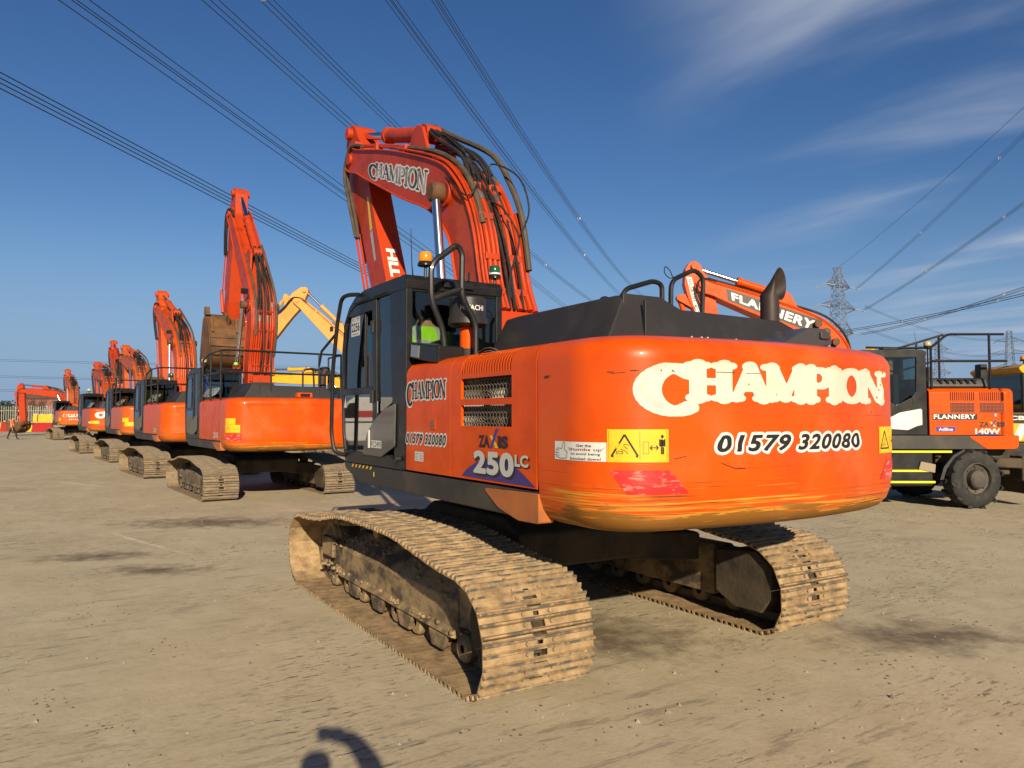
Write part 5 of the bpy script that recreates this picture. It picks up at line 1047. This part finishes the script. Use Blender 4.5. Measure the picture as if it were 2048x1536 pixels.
    for y0, y1 in ((Y1 - .06, Y1), (Y0, Y0 + .06)):
        cb_.prism([(.02, 1.41), (.22, 1.41), (.30, 2.15), (.22, 2.25), (.20, 2.92), (.02, 2.92)], 'y', y0, y1); cb_.prism([(.20, 1.412), (.82, 1.412), (.82, 2.10), (.60, 1.98), (.30, 2.13)], 'y', y0 + .002, y1 - .002); cb_.prism([(.80, 1.41), (.92, 1.41), (.92, 2.92), (.80, 2.92)], 'y', y0 + .001, y1 + .002); cb_.prism([(1.56, 1.41), (1.66, 1.41), (1.70, 2.2), (1.62, 2.92), (1.54, 2.92), (1.62, 2.2)], 'y', y0, y1); cb_.prism([(.92, 1.412), (1.62, 1.412), (1.64, 1.95), (.92, 1.95)], 'y', y0 + .003, y1 - .003)
    cb_.box2((.02, Y0, 1.41), (.07, Y1 - .06, 2.35)); cb_.box2((.07, Y0 + .06, 1.41), (1.6, Y1 - .06, 1.46)); wc = cb_.build('cab', charcoal, root, .012)
    wp = MB(); wp.prism(fillet([(.12, 1.92), (.55, 1.84), (.86, 1.68), (.86, 1.53), (.40, 1.50), (.22, 1.58), (.12, 1.60)], [.04, .1, .05, .02, .06, .06, .03]), 'y', Y1 + .001, Y1 + .02); wp.prism([(.875, 1.67), (1.22, 1.49), (.875, 1.49)], 'y', Y1 + .001, Y1 + .02); wp.build('door_panel', whitepaint, wc, .008)
    def pane(pts, nm='side_window'):
        p = MB(); p.add(pts, [list(range(len(pts)))]); return p.build(nm, glass, wc, smooth=0)
    for y in (Y1 - .02, Y0 + .02):
        pane([(.21, y, 2.24), (.60, y, 1.98), (.80, y, 2.08), (.80, y, 2.92), (.20, y, 2.92)]); pane([(1.25, y, 1.95), (1.62, y, 1.95), (1.62, y, 2.3), (1.56, y, 2.92), (1.25, y, 2.92)], 'door_window')
    pane([(.04, Y0 + .06, 2.35), (.04, Y1 - .06, 2.35), (.04, Y1 - .06, 2.92), (.04, Y0 + .06, 2.92)], 'rear_window')
    st = MB(); st.box((.75, .78, 1.85), (.5, .48, .15)); st.box((.48, .78, 2.25), (.12, .46, .7)); st.build('seat', seatm, wc, .04)
    beacon(wc, (-.05, 1.18, 3.10), MATS['clear_lens'], 'clear_beacon', .07, .12, .8)
    an_ = MB(); an_.tube([(.12, 1.1, 3.06), (.15, 1.1, 3.42)], .005, 5); an_.build('antenna', steel, wc); rm_ = MB(); rm_.box((.62, 1.0, 3.09), (.3, .2, .05)); rm_.build('roof_vent', charcoal, wc, .02)
    z1, z2 = 3.33, 2.82
    railing(root, 'handrail', [[(.6, 1.05, 3.10), (-.10, 1.20, 3.10), (-.42, 1.20, 3.36), (-1.50, 1.20, 3.36)], [(-.10, 1.20, 2.30), (-.10, 1.20, 3.10)], [(-.10, 1.20, z2 + .02), (-1.55, 1.20, z2 + .02)], [(-1.22, 1.20, 2.30), (-1.22, 1.20, 3.36)]], .024)
    railing(root, 'handrail', [[(.2, -.9, 3.30), (-.6, -1.1, 3.30), (-1.60, -1.1, 3.60)], [(-.10, -1.0, 2.78), (-.6, -1.1, 2.78), (-1.5, -1.1, 3.04)], [(-.32, -1.05, 2.3), (-.32, -1.05, 3.30)], [(-1.0, -1.1, 2.3), (-1.0, -1.1, 3.44)], [(-1.5, -1.1, 2.3), (-1.5, -1.1, 3.58)]], .024)
    # boom set at 0.8 scale about its foot
    k = .78; th, al = R(-1), R(10); foot = Vector((.42, -.12, 1.58))
    bo_ = link('boom', cache(('boom', paint.name), lambda: boom_mesh(paint)), root, .012, 2, foot); bo_.rotation_euler = (0, -th, 0); bo_.scale = (k,) * 3
    P2 = lambda x, z, y=0.: foot + rotY((Vector((x, y, z)) - FP) * k, th)
    apx = P2(AP.x, AP.z); A2 = lambda x, z, y=0.: apx + rotY((Vector((x, y, z)) - AP) * k, al)
    ar_ = link('arm', cache(('arm', paint.name), lambda: arm_mesh(paint)), root, .012, 2, apx); ar_.rotation_euler = (0, -al, 0); ar_.scale = (k,) * 3
    for s in (1, -1): cylinder(root, 'boom_cylinder', foot + Vector((.75, s * .34, -.1)), P2(1.37, 4.27, s * .40), .07, .042, .5, paint)
    cylinder(root, 'arm_cylinder', P2(2.36, 5.33), A2(4.88, 6.12), .085, .045, .50, paint); cylinder(root, 'bucket_cylinder', A2(5.10, 5.22), A2(4.18, 3.45), .06, .036, .6, paint)
    def off(line, i, d, y):
        p = line[i]; a = line[max(i - 1, 0)]; c = line[min(i + 1, len(line) - 1)]; t = (c - a).normalized(); n_ = Vector((-t.z, 0, t.x)); n_ = n_ if n_.dot(Vector((-1, 0, 1))) > 0 else -n_
        return p + n_ * d + Vector((0, y, 0)) - FP
    for y, d, r_, m_ in ((.26, .04, .02, paint), (.20, .05, .026, paint), (.13, .05, .026, paint), (-.1, .05, .026, paint), (-.2, .05, .026, paint), (.05, .12, .024, hose), (-.05, .16, .03, hose)):
        t_ = MB(); t_.tube([off(BOUT, i, d + (.10 * math.sin(max(0, (i - 16)) / 14 * math.pi) if m_ is hose and i < 31 else 0), y) for i in range(8, 42)], r_, 6); t_.build('hydraulic_hose' if m_ is hose else 'hydraulic_pipe', m_, bo_)
    ah = MB()
    for y in (.22, .27): ah.tube(spline([P2(4.2, 5.72, y), P2(4.6, 5.80, y + .02), A2(4.72, 5.5, y + .06), A2(4.46, 4.95, y + .05), A2(4.5, 4.5, y)], 6), .022, 6); ah.build('arm_hose', hose, root); ah = MB()
    def bq(q, o): return lambda u, v: boom_fn(o)(*[(q[0][k_] * (1 - u) + q[1][k_] * u) * (1 - v) + (q[3][k_] * (1 - u) + q[2][k_] * u) * v for k_ in (0, 1)])
    Q2 = [(3.92, 5.19), (1.62, 4.24), (1.42, 4.60), (3.96, 5.52)]; patch_v = [(i / 10, j) for j in (0, 1) for i in range(11)]
    decal('boom_name_panel', patch_v, [[i, i + 1, 12 + i, 11 + i] for i in range(10)], bq(Q2, .003), blackv, bo_)
    v, f2, _ = text_grown('FLANNERY', .06, 0, 1.08, 26); decal('boom_name', v * np.array([.90, .66]) + np.array([.05, .17]), f2, bq(Q2, .0045), white, bo_)
    lm_ = MB()
    for x, z in ((1.55, 4.50), (1.10, 4.0)): lm_.cyl((x - FP.x, .28, z - FP.z), (x - FP.x, .40, z - FP.z), .10, 14)
    lm_.build('pin_cap', rust, bo_)
    af = lambda o: (lambda x, z: (x - AP.x, .165 + o, z - AP.z)); pe = lambda t: (4.98 + (4.34 - 4.98) * t, 5.85 + (4.35 - 5.85) * t)
    polyprint('arm_sticker', af(.003), [[(5.04, 5.80), (4.90, 5.82), (4.20, 4.30), (4.36, 4.24)]], white, ar_)
    for s_, t0, t1, m_ in (('HITACHI', .06, .44, blackv), ('ecQ', .50, .86, blackv)):
        v, f2, _ = text2d(s_, .02); decal('arm_lettering', v, f2, (lambda t0, t1, hh: lambda u, w_: af(.0045)(pe(t1 + (t0 - t1) * u)[0] - .035 + hh * (1 - w_), pe(t1 + (t0 - t1) * u)[1] - .03 * (1 - w_)))(t0, t1, .085 if s_ == 'HITACHI' else .10), m_, ar_)
    return root
wheeled_excavator()
# ---- yellow wheeled machine cut by the right edge of the view
def yellow_wheeled():
    root = empty('wheeled_digger', (3.02, -17.05, 0), R(238), 'yellow wheeled digger with black glass and red and white chevrons at the right edge', 'digger')
    for x in (-1.2, 1.2):
        for y in (1.1, -1.1): wheel(root, x, y, .56, 0, y < 0)
    b = MB(); b.box2((-2.0, -1.2, .55), (2.0, 1.2, 1.15)); b.build('chassis', muddark, root, .05)
    b = MB(); b.prism(fillet([(-1.65, 1.16), (1.9, 1.16), (1.95, 1.75), (1.0, 1.85), (-1.65, 1.85)], .1), 'y', -1.22, 1.22); b.build('body', yelpaint, root, .06, 35, 3)
    c = MB(); c.prism(fillet([(-.95, 2.80), (-1.05, 2.92), (-.9, 3.02), (.85, 3.02), (.95, 2.85)], .05), 'y', -.98, .98); c.build('cab_roof', yelpaint, root, .03)
    g_ = MB(); 
    for x in (-.9, .85):
        for y in (-.92, .92): g_.box((x, y, 2.33), (.09, .09, .95))
    g_.box2((-.95, -.95, 1.851), (.9, .95, 1.95)); g_.build('cab_frame', charcoal, root, .01)
    gl = MB(); gl.box2((-.9, -.93, 1.95), (.85, .93, 2.80)); gl.build('cab_glass', glass_mat('dark_cab_glass', (.12, .15, .15)), root, smooth=0)
    st = MB(); st.box((0, 0, 2.1), (.5, .5, .7)); st.build('seat', seatm, root, .05)
    f = lambda o: (lambda x, z: (1.96 + o, x, z))
    for k in range(7): polyprint('chevron', f(.0), [[(-1.15 + k * .33, 1.28), (-1.15 + k * .33 + .18, 1.28), (-1.15 + k * .33 + .36, 1.72), (-1.15 + k * .33 + .18, 1.72)]], redpaint if k % 2 else white, root)
    fs = lambda o: (lambda x, z: (x, -1.221 - o, z))
    patch('name_panel', fs(.0), (-1.60, 1.60), (.9, 1.84), blackv, root, 1); text('maker_name', 'JCB HYDRADIG', fs(.003), (-1.56, 1.65), (.44, 1.78), white, root, .03)
    for k in range(7): polyprint('chevron', fs(.002), [[(-1.40 + k * .40, 1.20), (-1.40 + k * .40 + .2, 1.20), (-1.40 + k * .40 + .38, 1.58), (-1.40 + k * .40 + .18, 1.58)]], redpaint if k % 2 else white, root)
    ex_ = MB(); ex_.prism([(.2, 1.86), (1.2, 1.86), (2.6, 3.7), (2.2, 3.9)], 'y', -.2, .2); ex_.build('boom', yelpaint, root, .03); beacon(root, (-.8, -.8, 3.10), amber, 'amber_beacon', .07, .12, .1)
    return root
yellow_wheeled()
excavator('yellow excavator standing far behind the wheeled machine near the pylons', (21.0, -42.0, 0), R(100), R(-10), R(40), 1.05, sm=shoem2, cwm=yelpaint, boomm=yelpaint, panelm=yelpaint, rails=False)
# ================================================================== far yard edge: fence, barriers, building, trees
CR = Vector((math.sin(YAW), -math.cos(YAW), 0)); CF = Vector((math.cos(YAW), math.sin(YAW), 0))
def at(px, depth, z=0.): p = CAM + CF * depth + CR * ((px - 1024) / 1490 * depth); return Vector((p.x, p.y, z))
def palisade(p0, p1, label, h=3.0):
    root = empty('palisade_fence', p0, 0, label, 'fence'); d = p1 - p0; n = int(d.length / .30); t = d.normalized(); pl_ = MB()
    ang = math.atan2(t.y, t.x); rot = Matrix.Rotation(ang, 3, 'Z')
    for k in range(n): q = t * (k * .30); pl_.box((q.x, q.y, h / 2), (.09, .02, h), rot); pl_.add([(q.x - t.x * .045, q.y - t.y * .045, h), (q.x + t.x * .045, q.y + t.y * .045, h), (q.x, q.y, h + .12)], [(0, 1, 2)])
    o = pl_.build('pale', palism, root, smooth=0); o['kind'] = 'stuff'
    for z in (.5, h - .5): r_ = MB(); r_.box((d.x / 2, d.y / 2, z), (d.length, .05, .07), rot); r_.build('rail', palism, root)
    for k in range(int(d.length / 3) + 1): q = t * min(k * 3., d.length); r_ = MB(); r_.box((q.x, q.y, h / 2), (.10, .12, h)); r_.build('post', palism, root)
palisade(at(-60, 98), at(190, 98), 'tall grey palisade fence along the far side of the yard')
def barrier(px, w_, depth, m_, h, label, px1=None):
    p = at(px + w_ / 2, depth); L_ = w_ / 1490 * depth; o = MB(); o.prism(fillet([(-.28, 0), (.28, 0), (.24, .25), (.14, h * .55), (.12, h), (-.12, h), (-.14, h * .55), (-.24, .25)], .04), 'x', -L_ / 2, L_ / 2)
    r_ = empty('plastic_barrier', p, math.atan2(CR.y, CR.x), label, 'barrier', 'water-filled plastic barriers by the fence'); o.build('body', m_, r_, .03)
    for s in (-1, 1): q = MB(); q.box((s * L_ * .3, 0, h + .04), (.16, .10, .08)); q.build('filler_cap', white, r_, .02)
for a in ((-14, 18, 86, yelplastic, 1.0, 'yellow barrier cut by the left edge of the view'), (6, 22, 86, redpaint, 1.15, 'leftmost dark red barrier behind the walking person'), (29, 22, 86, redpaint, 1.1, 'dark red barrier beside the long reaching arm'), (55, 12, 85, yelplastic, 1.0, 'small yellow barrier between two red ones'), (68, 38, 84, redpaint, 1.05, 'bright red barrier nearest the column of excavators'), (68, 8, 90, yelplastic, 2.0, 'short ochre barrier stacked behind the bright red one'), (79, 29, 90, yelplastic, 2.0, 'long ochre barrier stacked behind the bright red one')): barrier(*a)
def building():
    p = at(108, 150); r_ = empty('brick_building', p, math.atan2(CR.y, CR.x), 'low red brick building behind the palisade fence', 'building'); b = MB(); b.box2((-4.5, -3, 0), (4.5, 3, 5.2)); b.build('wall', brickm, r_)
    b = MB(); b.prism([(-3.3, 5.2), (3.3, 5.2), (0, 6.6)], 'x', -4.8, 4.8); b.build('roof', mat('brown_roof_tile', (.14, .075, .055), .9), r_)
    for x in (-2.6, 0, 2.6): w_ = MB(); w_.box((x, -3.03, 3.2), (1.1, .06, 1.2)); wo_ = w_.build('window', white, r_); w_ = MB(); w_.box((x, -3.065, 3.2), (.95, .01, 1.05)); w_.build('pane', black, wo_)
building()
sh = MB(); sh.prism(fillet([(-9, 0), (9, 0), (9, 3.2), (-9, 3.2)], .3), 'y', -4, 4); sho = sh.build('shed', mat('pale_cladding', (.45, .44, .42), .6), None, .1, 35, 2, at(-30, 130)); sho.rotation_euler = (0, 0, math.atan2(CR.y, CR.x)); tag(sho, 'pale low shed behind the fence at the left edge', 'shed')
def bare_tree(p, h, label, seed, dens=5):
    random.seed(seed); root = empty('bare_tree', p, 0, label, 'tree', 'bare winter trees'); tr = MB(); cr = MB()
    def grow(q, d, l_, r_, lev):
        pts = [q]; dd = d.copy()
        for k in range(3): dd = (dd + Vector((random.uniform(-.2, .2), random.uniform(-.2, .2), random.uniform(-.02, .15)))).normalized(); pts.append(pts[-1] + dd * l_ / 3)
        (tr if lev == 0 else cr).tube(pts, [r_, r_ * .85, r_ * .7, r_ * .5], 5 if lev < 2 else 3, 0, False)
        if lev < 4:
            for k in range(dens if lev else dens + 1):
                t = random.uniform(.35, 1); i = min(2, int(t * 3)); s = pts[i].lerp(pts[i + 1], t * 3 - i); a = random.uniform(0, 6.28); sp = random.uniform(.5, 1.0)
                grow(s, (dd + Vector((math.cos(a) * sp, math.sin(a) * sp, random.uniform(.0, .5)))).normalized(), l_ * random.uniform(.5, .72), r_ * .45, lev + 1)
    grow(Vector((0, 0, 0)), Vector((0, 0, 1)), h * .42, h * .022, 0); tr.build('trunk', bark, root); c_ = cr.build('crown', bark, root)
for i, (px, dp, h, lb) in enumerate(((62, 118, 6.2, 'bare tree left of the brick building'), (80, 112, 5.8, 'bare bushy tree in front of the brick building'), (128, 122, 5.0, 'bare tree right of the brick building'), (1932, 150, 9.0, 'bare tree between the two far pylons'), (1962, 160, 8.5, 'bare tree left of the farther right pylon'), (2030, 150, 8.0, 'bare tree at the right edge below the pylon'))): bare_tree(at(px, dp), h, lb, 11 + i)
ev = MB(); random.seed(5)
for k in range(1400):
    a, b_, c_ = random.gauss(0, 1), random.gauss(0, 1), random.random(); q = Vector((a * 2.6, b_ * 1.6, 1.0 + c_ * 3.4 * math.exp(-a * a * .25))); n1_ = Vector((random.gauss(0, 1), random.gauss(0, 1), random.gauss(0, 1))).normalized() * .22; n2_ = n1_.cross(Vector((random.gauss(0, 1), random.gauss(0, 1), .3))).normalized() * .16
    ev.add([q - n1_, q + n2_, q + n1_, q - n2_], [(0, 1, 2, 3)])
evr = empty('evergreen_bush', at(8, 125), 0, 'dark evergreen bushes behind the fence at the far left', 'bush'); ev.build('crown', mat('evergreen_leaf', (.035, .05, .02), .8), evr, smooth=0); tk = MB(); tk.tube([(0, 0, 0), (0, 0, 2.5)], .15, 6); tk.build('trunk', bark, evr)
# ================================================================== pylons and lines
def pylon(p, h, ang, label, arms=True):
    root = empty('pylon', p, ang, label, 'pylon', 'lattice pylons'); b = MB()
    def leg(t, sx, sy): w_ = h * (.052 * (1 - t) ** 1.1 + .022); return Vector((sx * w_, sy * w_, t * h))
    lv = [0, .14, .27, .38, .48, .56, .63, .70, .76, .82, .88, .94, 1.]; r_ = h * .0020
    for sx, sy in ((1, 1), (1, -1), (-1, -1), (-1, 1)):
        for a, c in zip(lv[:-1], lv[1:]): b.tube([leg(a, sx, sy), leg(c, sx, sy)], r_ * 1.25, 4, 0, False)
    for a, c in zip(lv[:-1], lv[1:]):
        for (s0, s1) in (((1, 1), (1, -1)), ((1, -1), (-1, -1)), ((-1, -1), (-1, 1)), ((-1, 1), (1, 1))):
            b.tube([leg(a, *s0), leg(c, *s1)], r_ * .7, 3, 0, False); b.tube([leg(a, *s1), leg(c, *s0)], r_ * .7, 3, 0, False); b.tube([leg(c, *s0), leg(c, *s1)], r_ * .7, 3, 0, False)
    b.build('tower', galv, root)
    if arms:
        for t, w_ in ((.58, .17), (.74, .20), (.88, .14)):
            for s in (1, -1):
                c = MB(); tip = Vector((0, s * w_ * h, t * h + h * .005))
                for sx in (1, -1):
                    c.tube([leg(t, sx, s), tip], r_, 4, 0, False); c.tube([leg(t + .05, sx, s), tip], r_, 4, 0, False)
                    for k in range(1, 6): q = k / 6; c.tube([leg(t, sx, s).lerp(tip, q), leg(t + .05, sx, s).lerp(tip, q - .08)], r_ * .6, 3, 0, False)
                    for k in range(1, 6): q = k / 6; c.tube([leg(t, 1, s).lerp(tip, q), leg(t, -1, s).lerp(tip, q - .1)], r_ * .6, 3, 0, False)
                c.build('crossarm', galv, root); i_ = MB()
                for dx in (1.4, -1.4): i_.tube([tip, tip + Vector((dx * 2.2, 0, -.9))], .16, 6)
                i_.build('insulator', glassins, root)
    return root
P1 = at(1680, 231); P2_ = at(1880, 435); P3 = at(2022, 390)
pylon(P1, 48.0, R(-176.5), 'nearest lattice pylon rising behind the wheeled excavator boom'); pylon(P2_, 46.5, R(-20), 'farther lattice pylon seen through the wheeled excavator handrails'); pylon(P3, 46.5, R(-50), 'lattice pylon with long crossarms near the right edge')
def bundle(pts, label, sub=4, sp=.45, r=.035, spacers=()):
    root = empty('power_line', pts[0], 0, label, 'power line', 'overhead power lines'); o = pts[0]; dirv = (pts[-1] - pts[0]); sd = Vector((-dirv.y, dirv.x, 0)).normalized()
    offs = [Vector((0, 0, 0))] if sub == 1 else [sd * (sx * sp / 2) + Vector((0, 0, sz * sp / 2)) for sx in (-1, 1) for sz in (-1, 1)][:sub]
    for f in offs: b = MB(); b.tube([p - o + f for p in pts], r, 4, 0, False); b.build('conductor', wirem, root)
    for k in spacers:
        q = pts[k] - o; b = MB()
        for f in offs: b.box(q + f * .5, (.06, max(.06, abs(f.y) * 1.0), .06)); 
        b.tube([q + offs[0], q + offs[1 % len(offs)], q + offs[3 % len(offs)], q + offs[2 % len(offs)], q + offs[0]], .04, 4); b.build('spacer', mat('spacer_metal', (.55, .56, .56), .4, .5), root)
PH = R(-46.187); DW = Vector((math.cos(PH), math.sin(PH), 0)); LW = Vector((-DW.y, DW.x, 0))
for nm, l_, z0, k, sub in (('lowest bundle of overhead wires crossing the sky at the left', 10.143, 7.188, 3.5, 4), ('second bundle of overhead wires from the left', 2.012, 3.242, 13., 4), ('third set of overhead wires passing behind the boom tip', 16.138, 16.81, 1.6, 3), ('fourth bundle of overhead wires, behind the top of the nearest boom', 24.17, 27.07, 1.1, 4), ('fifth bundle of overhead wires, left of the two steep ones at the top centre', 18.11, 28.30, 1.15, 4), ('steepest bundle of overhead wires at the top centre', 18.865, 34.0, 1.0, 4)):
    pts = []; q = .00031178 / k
    for t in [(-30 + 9.5 * i) * (k if i > 3 else 1) for i in range(31)]: p = CAM + DW * t + LW * (l_ * k); pts.append(Vector((p.x, p.y, CAM.z + (z0 - CAM.z) * k - .05135 * t + q * t * t)))
    bundle(pts, nm, sub, .42 if k < 3 else .55, .030 if k < 3 else (.034 if k < 5 else .026), (7, 15) if sub == 4 else ())
pylon(CAM * 0 + Vector((CAM.x, CAM.y, 0)) + DW * 262 + LW * 22, 40., PH, 'lattice pylon hidden behind the nearest excavator', True)
def run(z1, px, y, depth, label, sub=4, dx=0.):
    a = P1 + Vector((0, 0, z1)) + CR * dx; zb = CAM.z + (834 - y) / 1490 * depth; b_ = at(px, depth, zb); pts = []
    for i in range(25): u = i / 24; p = a.lerp(b_, u); p.z -= 5.5 * u * (1 - u); pts.append(p)
    bundle(pts, label, sub, .42, .045 if sub == 1 else .034, (10, 17) if sub == 4 else ())
run(48.0, 2320, -30, 92, 'single thin earth wire at the upper right', 1); run(41.4, 2320, 8, 92, 'upper bundle of wires running from the nearest pylon to the right edge', 4, 5.6); run(34.8, 2320, 210, 92, 'middle bundle of wires running from the nearest pylon to the right edge', 4, 7.8); run(27.2, 2320, 480, 92, 'lower bundle of wires from the nearest pylon to the right edge', 4, 6.7); run(27.2, 2320, 520, 110, 'lowest bundle of wires from the nearest pylon to the right edge', 4, -6.7)
for z1, z2, lb in ((36, 42, 'faint upper wires joining the two pylons on the right'), (29, 34, 'faint lower wires joining the two pylons on the right')):
    a = P1 + Vector((0, 0, z1)) + CR * 8; b_ = P3 + Vector((0, 0, z2)) - CR * 5; bundle([a.lerp(b_, i / 16) - Vector((0, 0, 14 * (i / 16) * (1 - i / 16))) for i in range(17)], lb, 2, .5, .05)
for y0, y1, lb in ((724, 738, 'highest of the faint far wires at the left'), (757, 770, 'middle of the faint far wires at the left'), (786, 790, 'lowest of the faint far wires at the left')):
    a = at(-200, 420, CAM.z + (834 - y0 + 8) / 1490 * 420); b_ = at(1100, 520, CAM.z + (834 - y1 - 2) / 1490 * 520); bundle([a.lerp(b_, i / 12) - Vector((0, 0, 6 * (i / 12) * (1 - i / 12))) for i in range(13)], lb, 2, .9, .07)
# ================================================================== people in the yard
def standing(base, ang, h=1.75, stride=.0, arms=None):
    M_ = Matrix.Rotation(ang, 3, 'Z'); k = h / 1.75; P_ = lambda x, y, z: base + M_ @ Vector((x * k, y * k, z * k))
    J = {'pelvis': (P_(0, 0, .95), .14 * k), 'waist': (P_(0, 0, 1.1), .135 * k), 'chest': (P_(.01, 0, 1.32), .15 * k), 'neck': (P_(.02, 0, 1.50), .06 * k), 'head': (P_(.04, 0, 1.62), .09 * k), 'crown': (P_(.04, 0, 1.70), .075 * k)}
    for s, q in (('l', 1), ('r', -1)):
        f = stride * q; J['hip' + s] = (P_(0, q * .09, .90), .09 * k); J['knee' + s] = (P_(f * .6 + .03, q * .10, .50), .065 * k); J['ankle' + s] = (P_(f, q * .10, .09), .045 * k); J['toe' + s] = (P_(f + .16, q * .11, .045), .035 * k)
        if arms and s in arms: e, wv_, pm_ = arms[s]; J['sho' + s] = (P_(0, q * .19, 1.42), .08 * k); J['elb' + s] = (Vector(e), .07 * k); J['wri' + s] = (Vector(wv_), .045 * k); J['palm' + s] = (Vector(pm_), .032 * k)
        else: J['sho' + s] = (P_(0, q * .19, 1.42), .07 * k); J['elb' + s] = (P_(-f * .25, q * .25, 1.14), .05 * k); J['wri' + s] = (P_(-f * .35 + .05, q * .26, .90), .034 * k); J['palm' + s] = (P_(-f * .37 + .07, q * .26, .82), .032 * k)
    return J
wb = Vector((62.2, 6.72, 0)); wm = person_mesh('person', standing(wb, math.atan2(CR.y, CR.x), 1.75, .30), [hiorange, cloth, skin, hair, reflg], lambda c: 3 if c.z > 1.66 else (2 if c.z > 1.50 else ((4 if abs(c.z - 1.12) < .03 else 0) if c.z > .92 else (2 if c.z < .87 and (c - wb).xy.length > .22 and c.z > .7 else 1))))
wk = link('person', wm); tag(wk, 'person in orange hi-vis vest and dark trousers walking across the yard at the far left', 'person')
pb = CAM - CF * .20 - CR * .02; pb = Vector((pb.x, pb.y, 0)); rp_ = CAM - CF * .06 + Vector((0, 0, -.04))
phm = person_mesh('person', standing(pb, YAW, 1.79, .0, {'r': (CAM + CR * .26 - CF * .06 + Vector((0, 0, -.16)), CAM + CR * .14 - CF * .06 + Vector((0, 0, .0)), CAM + CR * .07 - CF * .05 + Vector((0, 0, .0)))}), [cloth, skin, hair], lambda c: 2 if c.z > 1.66 and (c - pb).xy.length < .14 else (1 if c.z > 1.47 and (c - pb).xy.length < .12 else 0))
pg = link('person', phm); tag(pg, 'photographer in dark clothes whose shadow falls at the bottom edge', 'person')
ph = MB(); ph.box((0, 0, 0), (.150, .008, .072)); pho = ph.build('phone', black, None, .004, 35, 2, CAM - CF * .018 + CR * .02); pho.rotation_euler = (0, 0, YAW - R(90)); tag(pho, 'black phone held up by the photographer', 'phone')
# ---- white van outside the frame on the left, mirrored in the lower door glass
def van():
    root = empty('van', (31.6, 13.1, 0), R(-90), 'white van with a red stripe mirrored in the lower cab door glass', 'van', None, 1.08); b = MB()
    b.prism(fillet([(-2.9, .45), (2.6, .45), (2.95, .75), (2.9, 1.2), (2.2, 1.45), (1.5, 2.35), (1.2, 2.55), (-2.9, 2.6)], [.1, .1, .15, .2, .2, .3, .2, .2]), 'y', -1.0, 1.0); b.build('body', whitepaint, root, .08, 35, 3)
    b = MB(); b.box2((-2.85, -1.008, 1.58), (2.2, -1.002, 1.90)); b.build('red_stripe', redpaint, root); b = MB(); b.box2((-2.85, -1.008, 1.32), (2.3, -1.002, 1.40)); b.build('dark_stripe', blackv, root)
    b = MB(); b.prism([(1.0, 1.55), (2.0, 1.55), (1.45, 2.25), (1.0, 2.3)], 'y', -1.012, -1.004); b.build('side_window', black, root)
    for x in (-1.9, 1.8):
        for y in (-.9, .9): w_ = MB(); w_.lathe([(0, -.11), (.30, -.11), (.36, -.08), (.36, .08), (.30, .11), (0, .11)], (0, 0, 0), 24, 'y'); w_.build('wheel', rubber, root, 0, 35, 2, (x, y, .36))
van()
# ---- loose stones and worn paint marks on the yard
random.seed(21); gs = MB()
for k in range(800):
    dp = random.uniform(2.6, 16) ** 1.0; q = at(random.uniform(-40, 2090), dp); r_ = random.uniform(.006, .017) * (1 if random.random() < .9 else 1.8); n = 5
    top = [(q.x + r_ * random.uniform(.6, 1.1) * math.cos(6.28 * i / n), q.y + r_ * random.uniform(.6, 1.1) * math.sin(6.28 * i / n), 0.0) for i in range(n)]
    gs.add(top + [(q.x + r_ * .2, q.y, r_ * random.uniform(.5, .9))], [[i, (i + 1) % n, n] for i in range(n)])
gso = gs.build('loose_stones', mat('pale_stone', (.36, .31, .24), .9, 0, 0, (.16, .13, .10), 1.5, (.45, .55)), smooth=0); tag(gso, 'loose stones and crumbs scattered over the yard', 'stones', kind='stuff')

random.seed(77); mc = MB()
for cx2, cy2, n2, sp2 in [(1765, 1158, 26, 26), (1920, 1245, 12, 22), (1850, 1195, 10, 18), (1760, 1325, 16, 40), (1480, 1290, 8, 30), (560, 1100, 10, 20), (190, 1215, 22, 45), (240, 1440, 14, 30), (990, 1440, 12, 60), (1260, 1420, 14, 70), (1560, 1400, 12, 60), (420, 1120, 10, 26), (110, 1395, 16, 30), (350, 1290, 14, 40)]:
    for k in range(n2):
        x_, y_ = random.gauss(cx2, sp2), random.gauss(cy2, sp2 * .28); dq = CF + CR * ((x_ - 1024) / 1490) ; dpt = CAM.z * 1490 / max(20, (y_ - 834)); q = at(x_, dpt); r_ = random.uniform(.004, .014); n = 6
        ring_ = [(q.x + r_ * random.uniform(.6, 1.3) * math.cos(6.283 * i / n), q.y + r_ * random.uniform(.6, 1.3) * math.sin(6.283 * i / n), 0.) for i in range(n)]
        mc.add(ring_ + [(q.x, q.y, r_ * random.uniform(.4, .8))], [[i, (i + 1) % n, n] for i in range(n)])
mco = mc.build('mud_crumbs', mat('dark_mud_crumb', (.16, .115, .07), .95, 0, 0, (.09, .065, .04), 5., (.4, .6)), smooth=0); tag(mco, 'dark crumbs of mud dropped from the tracks onto the yard', 'mud', kind='stuff')
